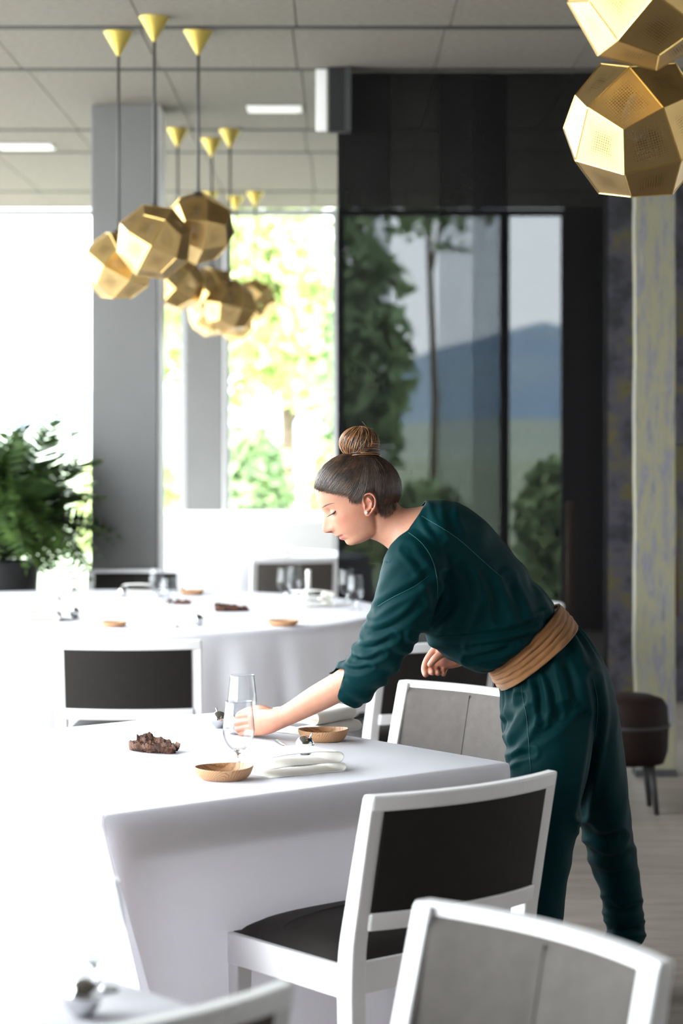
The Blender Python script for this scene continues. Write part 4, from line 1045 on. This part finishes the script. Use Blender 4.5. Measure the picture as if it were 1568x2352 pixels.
def surf_tube(bvh, pts, radii, name, mat, lift=0.0004, label=None, parent=None, mirror=False):
    P = on_surface(bvh, pts, lift)
    if len(P) < 3: return
    r_ = np.interp(np.linspace(0, 1, len(P)), np.linspace(0, 1, len(radii)), radii)
    m = MB(); m.tube(P, list(r_), 6)
    if mirror: m.tube([Vector((q.x, 2 * PD - q.y, q.z)) for q in P], list(r_), 6)
    return link(name, m.mesh(name), mat, parent)
surf_tube(bb_, [(739, 1166.5), (744, 1162.5), (750, 1159.5), (757, 1157.2), (764, 1156), (769, 1155.8)], [0.0007, 0.0022, 0.0020, 0.0014, 0.0009, 0.0003], 'eyebrow', 'brow_hair', -0.0004, mirror=True)
surf_tube(bb_, [(753.5, 1185.3), (758, 1182.6), (763, 1179.8), (767.5, 1176.8), (770.5, 1173.2)], [0.0004, 0.0013, 0.0017, 0.0018, 0.0006], 'eyelashes', 'eye_dark', 0.0004, mirror=True)
surf_tube(bb_, [(763.5, 1181.6), (766.5, 1180.2), (769.3, 1177.2)], [0.0004, 0.0018, 0.0005], 'eye', 'eye_dark', -0.0004, mirror=True)
surf_tube(bb_, [(752, 1174.5), (757, 1171.5), (763, 1169.5), (769, 1169.5)], [0.0001, 0.0004, 0.0005, 0.0001], 'eyelid_crease', 'brow_hair', -0.0002, mirror=True)
for k in range(6):
    p_ = on_surface(bb_, [(754 + 2.6 * k, 1184.8 - 1.7 * k), (755 + 2.6 * k, 1184.4 - 1.7 * k), (756 + 2.6 * k, 1184 - 1.7 * k)], 0.0006)
    if p_:
        m = MB(); q = p_[0]; m.tube([q, q + Vector((-0.003, -0.0025, -0.0028)), q + Vector((-0.0052, -0.0045, -0.0036))], [0.0005, 0.0004, 0.0001], 5); link('eyelash', m.mesh('eyelash'), 'eye_dark')
hit = bb_.ray_cast(CAMP, (W(841.5, 1177.5, 5) - CAMP).normalized())
m = MB(); ellipsoid(m, hit[0] + Vector((0, -0.0022, 0)), 0.0037, 0.0037, 0.0037, 16); link('pearl_earring', m.mesh('pearl_earring'), 'pearl')['label'] = 'small white pearl stud'
hit = bb_.ray_cast(CAMP, (W(851.5, 1138, 5) - CAMP).normalized())
m = MB(); ellipsoid(m, hit[0] + Vector((0, -0.0006, 0)), 0.0012, 0.0012, 0.0012, 10); link('ear_stud', m.mesh('ear_stud'), 'pearl')
for (px, py, w_, h_, an) in ((977, 1551, 3.4, 3.2, 0), (1018, 1549.5, 2.6, 2.6, 0)):
    pass

# ---- hair: combed cap, bun, loose strands
HC2 = W(821.5, 1121, PD); HRX, HRY, HRZ = 99.5 * HS, 0.0785, 82.5 * HS
HL = np.array([(690, 1117), (721, 1118), (735, 1126), (752, 1130), (775, 1133), (795, 1138), (808, 1149), (816, 1155), (823, 1150), (829, 1139), (837, 1130), (850, 1127), (861, 1133), (866, 1148), (868, 1166), (876, 1184), (890, 1186), (903, 1176), (930, 1160)])
def hair_ok(p):
    px = 784 + p[0] * FPX / PD; py = HORIZON + (CAMZ - p[2]) * FPX / PD
    return py < np.interp(px, HL[:, 0], HL[:, 1])
def hpt(n, k=1.0): return Vector((HC2.x + n[0] * HRX * k, HC2.y + n[1] * HRY * k, HC2.z + n[2] * HRZ * k))
m = MB(); NA, NB = 260, 190; idx = {}
for i in range(NB + 1):
    th = math.pi * i / NB
    for j in range(NA):
        ph = 2 * math.pi * j / NA; n_ = (math.sin(th) * math.cos(ph), math.sin(th) * math.sin(ph), math.cos(th))
        idx[i, j] = len(m.v); m.v.append(tuple(hpt(n_, 1.0 + 0.004 * math.sin(ph * 23 + 4 * th))))
for i in range(NB):
    for j in range(NA):
        q = (idx[i, j], idx[i, (j + 1) % NA], idx[i + 1, (j + 1) % NA], idx[i + 1, j])
        if all(hair_ok((m.v[t][0], 0, m.v[t][2] - 0.004)) for t in q): m.f.append(q)
hair = link('hair', m.mesh('hair'), 'hair_dark')
BUN = W(825, 1017, PD)
nb = Vector(((BUN.x - 0.002 - HC2.x) / HRX, 0, 1.0)).normalized()
def strand_mesh(count, seed, rad, j0=-0.0035, j1=0.004):
    rr = np.random.default_rng(seed); mb = MB(); made = 0
    while made < count:
        v = rr.normal(size=3); v /= np.linalg.norm(v)
        if made % 2: v[1] = -abs(v[1])
        n0 = Vector(v); jit = rr.uniform(j0, j1)
        if not hair_ok(hpt(n0)): continue
        # slide the root down to the hairline along the comb direction
        for _ in range(90):
            n1 = (n0 + (n0 * n0.dot(nb) - nb).normalized() * 0.03).normalized()
            if hair_ok(hpt(n1) + Vector((0, 0, jit))) and rr.random() > 0.006: n0 = n1
            else: break
        ang = n0.angle(nb)
        if ang < 0.25: continue
        P = []; k0 = rr.uniform(1.004, 1.016); ph = rr.uniform(0, 6)
        side = n0.cross(nb).normalized()
        for t in np.linspace(0, 1, 12):
            q = (n0 * math.sin((1 - t) * ang) + nb * math.sin(t * ang)) / math.sin(ang)
            q = (q + side * (0.03 * math.sin(3 * t + ph)) + Vector((1, 0, 0)) * (0.42 * math.sin(math.pi * t ** 0.8) * min(1, max(0, 0.45 - n0.x)))).normalized()
            P.append(hpt(q, k0 - 0.004 * (1 - t) ** 3))
        mb.tube(P, [rad * s_ for s_ in (0.35, 0.8, 1, 1, 1, 1, 1, 1, 1, 1, 0.9, 0.7)], 4); made += 1
    return mb
link('hair_strands', strand_mesh(1100, 1, 0.0008).mesh('hair_strands'), 'hair_brown', hair).matrix_parent_inverse = Matrix()
link('hair_strands', strand_mesh(650, 2, 0.0007).mesh('hair_strands'), 'hair_dark', hair).matrix_parent_inverse = Matrix()
link('baby_hair', strand_mesh(420, 3, 0.0004, 0.002, 0.010).mesh('baby_hair'), 'hair_brown', hair).matrix_parent_inverse = Matrix()
m = MB(); ellipsoid(m, BUN, 43 * HS, 0.043, 34 * HS, 30); ellipsoid(m, W(838, 1037, PD), 30 * HS, 0.036, 18 * HS, 20)
bun = link('hair_bun', m.mesh('hair_bun'), 'hair_dark')
def bun_strands(seed, count, mat, kmin, kmax, rad):
    rr = np.random.default_rng(seed); mb = MB()
    for _ in range(count):                                     # lengths swept over the knot from its base
        az = rr.uniform(0, 2 * math.pi); k = rr.uniform(kmin, kmax); tw = rr.uniform(0.2, 1.3); wb = rr.uniform(0, 6); P = []
        for t in np.linspace(0, 1, 14):
            th = math.pi * (0.86 - 0.84 * t); a2 = az + tw * t + 0.12 * math.sin(4 * t + wb)
            P.append(BUN + Vector((44 * HS * k * math.sin(th) * math.cos(a2), 0.044 * k * math.sin(th) * math.sin(a2), 36 * HS * k * math.cos(th))))
        mb.tube(P, rad, 4)
    for _ in range(count // 3):                                # the coil round its base
        a0 = rr.uniform(0, 6.28); c = W(833, 1038, PD); h = rr.normal() * 7 * HS; ro = rr.uniform(0.9, 1.06); P = []
        for t in np.linspace(0, 1, 16):
            a2 = a0 + 3.2 * t
            P.append(c + Vector((37 * HS * ro * math.cos(a2), 0.040 * ro * math.sin(a2), h + 7 * HS * math.sin(a2 * 1.0 + 2.4) - 3 * HS * math.cos(a2))))
        mb.tube(P, rad * 1.1, 4)
    o = link('bun_strands', mb.mesh('bun_strands'), mat, bun); o.matrix_parent_inverse = Matrix()
bun_strands(4, 190, 'hair_brown', 0.99, 1.05, 0.0011); bun_strands(5, 150, 'hair_light', 1.0, 1.06, 0.0010)
mb = MB(); rr = random.Random(21)
for k in range(170):                                           # short hair swept up from the nape and temple
    t = rr.random()
    if k < 120: x0, y0 = np.interp(t, [0, 0.35, 0.6, 1], [867, 876, 890, 908]) + rr.uniform(-2, 2), np.interp(t, [0, 0.35, 0.6, 1], [1160, 1186, 1186, 1166]) + rr.uniform(-8, 8)
    else: x0, y0 = rr.uniform(800, 826), rr.uniform(1146, 1160)
    x1, y1 = x0 + rr.uniform(-6, 4), y0 - rr.uniform(28, 46)
    P = on_surface(bb_, [(x0, y0), (x0 + (x1 - x0) * 0.5 + rr.uniform(-2, 2), (y0 + y1) / 2), (x1, y1)], 0.0007, 4)
    if len(P) > 4: mb.tube(P, list(np.linspace(0.0002, 0.0007, len(P))), 4)
link('nape_hair', mb.mesh('nape_hair'), 'hair_brown', hair).matrix_parent_inverse = Matrix()
mb = MB(); rr = random.Random(9)
for k in range(26):                                            # flyaways at nape and bun
    if k < 14: s0 = W(rr.uniform(880, 912), rr.uniform(1150, 1180), PD - 0.04); d_ = Vector((rr.uniform(0.0, 0.02), rr.uniform(-0.01, 0.0), rr.uniform(-0.035, -0.005)))
    else: s0 = W(rr.uniform(790, 868), rr.uniform(985, 1040), PD); d_ = Vector((rr.uniform(-0.03, 0.03), 0, rr.uniform(0.0, 0.035)))
    b_ = Vector((rr.uniform(-0.01, 0.01), 0, rr.uniform(-0.01, 0.01)))
    mb.tube([s0, s0 + d_ * 0.5 + b_, s0 + d_], 0.00025, 3)
link('flyaway_hair', mb.mesh('flyaway_hair'), 'hair_light', hair).matrix_parent_inverse = Matrix()

# ---- clothes
def fold_noise(p, dirv, s_long, s_short, seed):
    """ridged noise stretched along dirv"""
    d_ = Vector(dirv).normalized(); al = p.dot(d_); q = p - d_ * al
    return noise.noise(q * s_short + d_ * (al * s_long) + Vector((seed, seed * 1.7, 0)))
def displace(me, fn, creases=()):
    co = coords(me); nr = normals(me); X, Y_ = px_of(co)
    dv = np.array([fn(Vector(co[i]), X[i], Y_[i]) for i in range(len(co))])
    for poly, dep, wid, dmax in creases:
        P = catmull(poly, 6); best = np.full(len(co), 1e9); near = (co[:, 1] < dmax)
        for i in range(len(P) - 1):
            s = P[i + 1] - P[i]; L2 = s @ s
            t = np.clip(((X - P[i][0]) * s[0] + (Y_ - P[i][1]) * s[1]) / L2, 0, 1)
            fade = np.sin(math.pi * np.clip((i + t) / (len(P) - 1), 0.06, 0.94)) ** 0.5
            ds = np.hypot(X - P[i][0] - t * s[0], Y_ - P[i][1] - t * s[1])
            upd = ds < best; best = np.where(upd, ds, best)
        ends = np.minimum(np.hypot(X - P[0][0], Y_ - P[0][1]), np.hypot(X - P[-1][0], Y_ - P[-1][1]))
        k = near * np.clip(ends / (2.2 * wid), 0, 1)
        dv += k * dep * (-np.exp(-(best / wid) ** 2) + 0.75 * np.exp(-((best - 1.9 * wid) / (0.9 * wid)) ** 2))
    me.vertices.foreach_set('co', (co + nr * dv[:, None]).ravel()); me.update()
def cut_off(me, tests):
    bm = bmesh.new(); bm.from_mesh(me)
    kill = [f for f in bm.faces if any(t(f.calc_center_median()) for t in tests)]
    bmesh.ops.delete(bm, geom=kill, context='FACES')
    bmesh.ops.delete(bm, geom=[v for v in bm.verts if not v.link_faces], context='VERTS')
    for _ in range(10):                                        # even out the cut edges
        new = {}
        for v in bm.verts:
            nb_ = [e.other_vert(v) for e in v.link_edges if e.is_boundary]
            if len(nb_) == 2: new[v] = v.co * 0.4 + (nb_[0].co + nb_[1].co) * 0.3
        for v, q in new.items(): v.co = q
    bm.to_mesh(me); bm.free()
def smoothstep(x, a_, b_): t = min(1, max(0, (x - a_) / (b_ - a_))); return t * t * (3 - 2 * t)

tn = MB(); torso(tn, TUNIC); limb(tn, SLEEVE_L); limb(tn, SLEEVE_R)
tunic_me = remesh(tn, 0.0042, 5)
def tunic_fold(p, x, y):
    v = 0.0
    s = (x - 893) * 0.69 + (y - 1264) * 0.72                              # along the back, neck -> waist
    if p.y < 5.47 and x < 1010 and (x - 1000) * 0.8 + (y - 1250) * -0.6 < 0 and y > 1290 and x < 1000 - (y - 1400) * 0.5 * (y > 1400):
        v += 0.0035 * fold_noise(p, (0.8, 0.3, 0.5), 6, 26, 3) + 0.0022 * fold_noise(p, (0.9, 0, 0.25), 10, 46, 8)   # sleeve drags
        v += 0.004 * smoothstep(y, 1420, 1520) * math.sin((p.z + 0.5 * p.x) * 105 + 2.2 * noise.noise(p * 14))
    else:
        k = smoothstep(s, 120, 330)
        v += (0.0025 + 0.006 * k) * fold_noise(p, (0.72, 0.1, 0.70), 5, 20, 1)
        v += 0.005 * k * fold_noise(p, (1.0, 0.0, 0.12), 4, 24, 5)
        v += 0.006 * smoothstep(s, 290, 380) * abs(fold_noise(p, (0.9, 0.2, -0.2), 6, 34, 11))
    return v
displace(tunic_me, tunic_fold, [
    ([(952, 1456), (1040, 1466), (1120, 1458), (1200, 1440), (1255, 1420)], 0.0065, 8, 5.56), ([(1080, 1484), (1150, 1474), (1205, 1462), (1240, 1448)], 0.006, 7, 5.56),
    ([(1075, 1512), (1130, 1500), (1180, 1480)], 0.005, 7, 5.56), ([(1022, 1325), (1040, 1368), (1022, 1412), (995, 1442)], 0.0055, 9, 5.5), ([(1062, 1305), (1085, 1350), (1078, 1402), (1060, 1440)], 0.005, 10, 5.5),
    ([(1112, 1315), (1135, 1362), (1150, 1420)], 0.0045, 10, 5.52), ([(1165, 1330), (1185, 1375), (1200, 1425)], 0.0045, 9, 5.54), ([(858, 1404), (900, 1376), (955, 1346), (985, 1318)], 0.0045, 8, 5.45),
    ([(846, 1452), (885, 1446), (930, 1420), (965, 1385)], 0.005, 8, 5.45), ([(828, 1492), (865, 1484), (905, 1462)], 0.0055, 7, 5.45), ([(812, 1516), (848, 1516), (880, 1500)], 0.005, 6, 5.45), ([(790, 1535), (822, 1540), (850, 1532)], 0.004, 6, 5.46),
    ([(1003, 1395), (990, 1350), (965, 1300), (935, 1262)], 0.003, 9, 5.45), ([(972, 1170), (985, 1205), (1010, 1235)], 0.004, 8, 5.5), ([(1030, 1165), (1035, 1200), (1050, 1230)], 0.0035, 9, 5.5)])
nk_f, nk_b = W(893, 1264, 5.46), W(968, 1158, 5.46); nk_c = (nk_f + nk_b) / 2; nk_n = Vector((-(nk_b - nk_f).z, 0, (nk_b - nk_f).x)).normalized()
if nk_n.x > 0: nk_n = -nk_n
cf_c = W(792, 1587, 5.45); cf_n = (W(792, 1587, 5.45) - W(845, 1535, 5.40)).normalized()
def notch(c):
    px = 784 + c.x * FPX / c.y; py = HORIZON + (CAMZ - c.z) * FPX / c.y
    return c.y < 5.445 and px < 800 and py > 1535 and (px - 791) * (1595 - 1544) - (py - 1544) * (776 - 791) < 0 and py < 1600
cut_off(tunic_me, [lambda c: (c - nk_c).length < 0.12 and (c - nk_c).dot(nk_n) > -0.005, lambda c: (c - cf_c).length < 0.10 and (c - cf_c).dot(cf_n) > -0.004, notch])
tb = bvh_of(tunic_me)
tunic = link('tunic', tunic_me, 'tunic_teal'); sm = tunic.modifiers.new('solid', 'SOLIDIFY'); sm.thickness = 0.0018; sm.offset = 0
for pts in ([(938, 1224), (965, 1245), (985, 1272), (998, 1305), (1004, 1340), (1003, 1375)], [(968, 1186), (1010, 1210), (1060, 1245), (1110, 1290), (1150, 1325)],
            [(868, 1392), (905, 1370), (950, 1348), (985, 1322)]):
    s_ = surf_tube(tb, pts, [0.0005, 0.0008, 0.0008, 0.0005], 'seam', 'teal_thread', 0.0012, parent=tunic)
    if s_: s_.matrix_parent_inverse = Matrix()

tr = MB(); torso(tr, PELVIS); limb(tr, LEG_L); limb(tr, LEG_R)
tr_me = remesh(tr, 0.0045, 14)
def trouser_fold(p, x, y):
    # distance below the sash line
    s = ((y - 1575) * 170 + (x - 1150) * 135) / 217.0
    k = 1 - smoothstep(s, 5, 150)
    ang = math.atan2(p.y - 5.61, (x - 1250) * 0.0011)
    v = 0.0055 * k * math.sin(ang * 17 + 1.5 * noise.noise(p * 9)) * (1 if s > -30 else 0)
    v += 0.0045 * fold_noise(p, (0.45, 0, -0.9), 3, 16, 2) * smoothstep(s, 40, 160)
    v += 0.0045 * smoothstep(y, 1560, 1700) * (1 - smoothstep(y, 1780, 1900)) * fold_noise(p, (0.8, 0.2, 0.55), 4, 26, 6) * (1 - smoothstep(x, 1180, 1330))
    v += 0.006 * smoothstep(y, 1880, 1990) * fold_noise(p, (0.9, 0.2, 0.3), 4, 18, 9)
    return v
displace(tr_me, trouser_fold, [
    ([(1158, 1728), (1188, 1698), (1214, 1664), (1228, 1630)], 0.006, 9, 5.6), ([(1156, 1672), (1178, 1640), (1196, 1604)], 0.006, 8, 5.6), ([(1158, 1752), (1190, 1736), (1222, 1728)], 0.005, 7, 5.6),
    ([(1230, 1560), (1240, 1600), (1244, 1660)], 0.0065, 7, 5.6), ([(1256, 1540), (1270, 1580), (1280, 1640)], 0.006, 8, 5.6), ([(1290, 1510), (1312, 1560), (1322, 1620)], 0.005, 9, 5.6), ([(1215, 1700), (1262, 1672), (1300, 1630)], 0.005, 12, 5.6),
    ([(1362, 1560), (1372, 1640), (1362, 1720), (1346, 1800), (1335, 1870)], 0.007, 10, 5.9), ([(1342, 1900), (1375, 1925), (1420, 1920)], 0.007, 10, 6.1), ([(1350, 1950), (1395, 1975), (1440, 1965)], 0.006, 10, 6.1), ([(1388, 2075), (1425, 2095), (1465, 2085)], 0.006, 9, 6.2), ([(1385, 2130), (1425, 2140), (1475, 2132)], 0.007, 8, 6.2)])
cut_off(tr_me, [lambda c: False])
trb = bvh_of(tr_me)
trousers = link('trousers', tr_me, 'trouser_teal')
for pts in ([(1196, 1568), (1200, 1600), (1208, 1640), (1213, 1690), (1216, 1735), (1219, 1772)], [(1362, 1560), (1372, 1620), (1366, 1690)]):
    s_ = surf_tube(trb, pts, [0.0004, 0.0008, 0.0008, 0.0006], 'seam', 'teal_thread', 0.0010, parent=trousers)
    if s_: s_.matrix_parent_inverse = Matrix()

# sash: wrapped band with slanting folds
m = MB(); rs = []
S0, S1 = (1122, 1534, 1280, 1388), (1152, 1582, 1324, 1440)
TS = np.linspace(0, 2 * math.pi, 160, endpoint=False)
for i, q in enumerate(np.linspace(0, 1, 34)):
    f = W(S0[0] + (S1[0] - S0[0]) * q - 4 * math.sin(math.pi * q), S0[1] + (S1[1] - S0[1]) * q, 5.595); b = W(S0[2] + (S1[2] - S0[2]) * q + 2 * math.sin(math.pi * q), S0[3] + (S1[3] - S0[3]) * q, 5.595)
    c = (f + b) / 2; u = (b - f) / 2; row = []
    ca, sa = supell(TS, 2.25)
    for t, a_, b_ in zip(TS, ca, sa):
        ph = q * 15 + 2.6 * math.sin(t + 0.6) + 0.8 * math.sin(2 * t + 1)
        f_ = 0.0045 * (abs(math.sin(ph)) ** 0.6 - 0.6) * (0.5 + 0.5 * math.sin(math.pi * min(1, q * 1.15))) + 0.002 * noise.noise(Vector((t * 4, q * 9, 3)))
        e_ = -0.006 if i in (0, 33) else 0.0
        k = 1.035 + (f_ + e_) / 0.11
        row.append((c.x + u.x * a_ * k, c.y + (0.150 + 0.012 * q) * b_ * k, c.z + u.z * a_ * k))
    rs.append(row)
m.rings(rs, cap=False); sash = link('sash', m.mesh('sash'), 'sash_tan'); sm = sash.modifiers.new('solid', 'SOLIDIFY'); sm.thickness = 0.004; sm.offset = -1
sash['label'] = 'wide tan waist sash'

# shoes
def shoe(heel, toe, ankle, name='shoe'):
    m = MB(); rs = []; ax = (toe - heel); L_ = ax.length; ax.normalize(); side = Vector((-ax.y, ax.x, 0)).normalized(); up = side.cross(ax).normalized()
    if up.z < 0: up = -up
    for t, w_, h_ in ((0.0, 0.012, 0.02), (0.04, 0.027, 0.05), (0.2, 0.032, 0.062), (0.4, 0.034, 0.058), (0.65, 0.043, 0.044), (0.85, 0.038, 0.034), (0.97, 0.020, 0.022), (1.0, 0.006, 0.012)):
        c = heel + ax * (L_ * t)
        rs.append([c + side * (w_ * math.cos(a_)) + up * (h_ * max(0, math.sin(a_)) ** 0.8 + (0.0 if math.sin(a_) > 0 else 0.004 * math.sin(a_)) + 0.004) for a_ in np.linspace(0, 2 * math.pi, 24, endpoint=False)])
    m.rings(rs); o = link(name, m.mesh(name), 'shoe_black'); return o
fl = W(1222, 2380, 5.50)
shoe(Vector((fl.x + 0.075, 5.50, 0.002)), Vector((fl.x - 0.16, 5.47, 0.002)), None)
shoe(W(1478, 2206, 6.06), Vector((W(1400, 2240, 6.0).x - 0.01, 5.99, 0.004)), None)
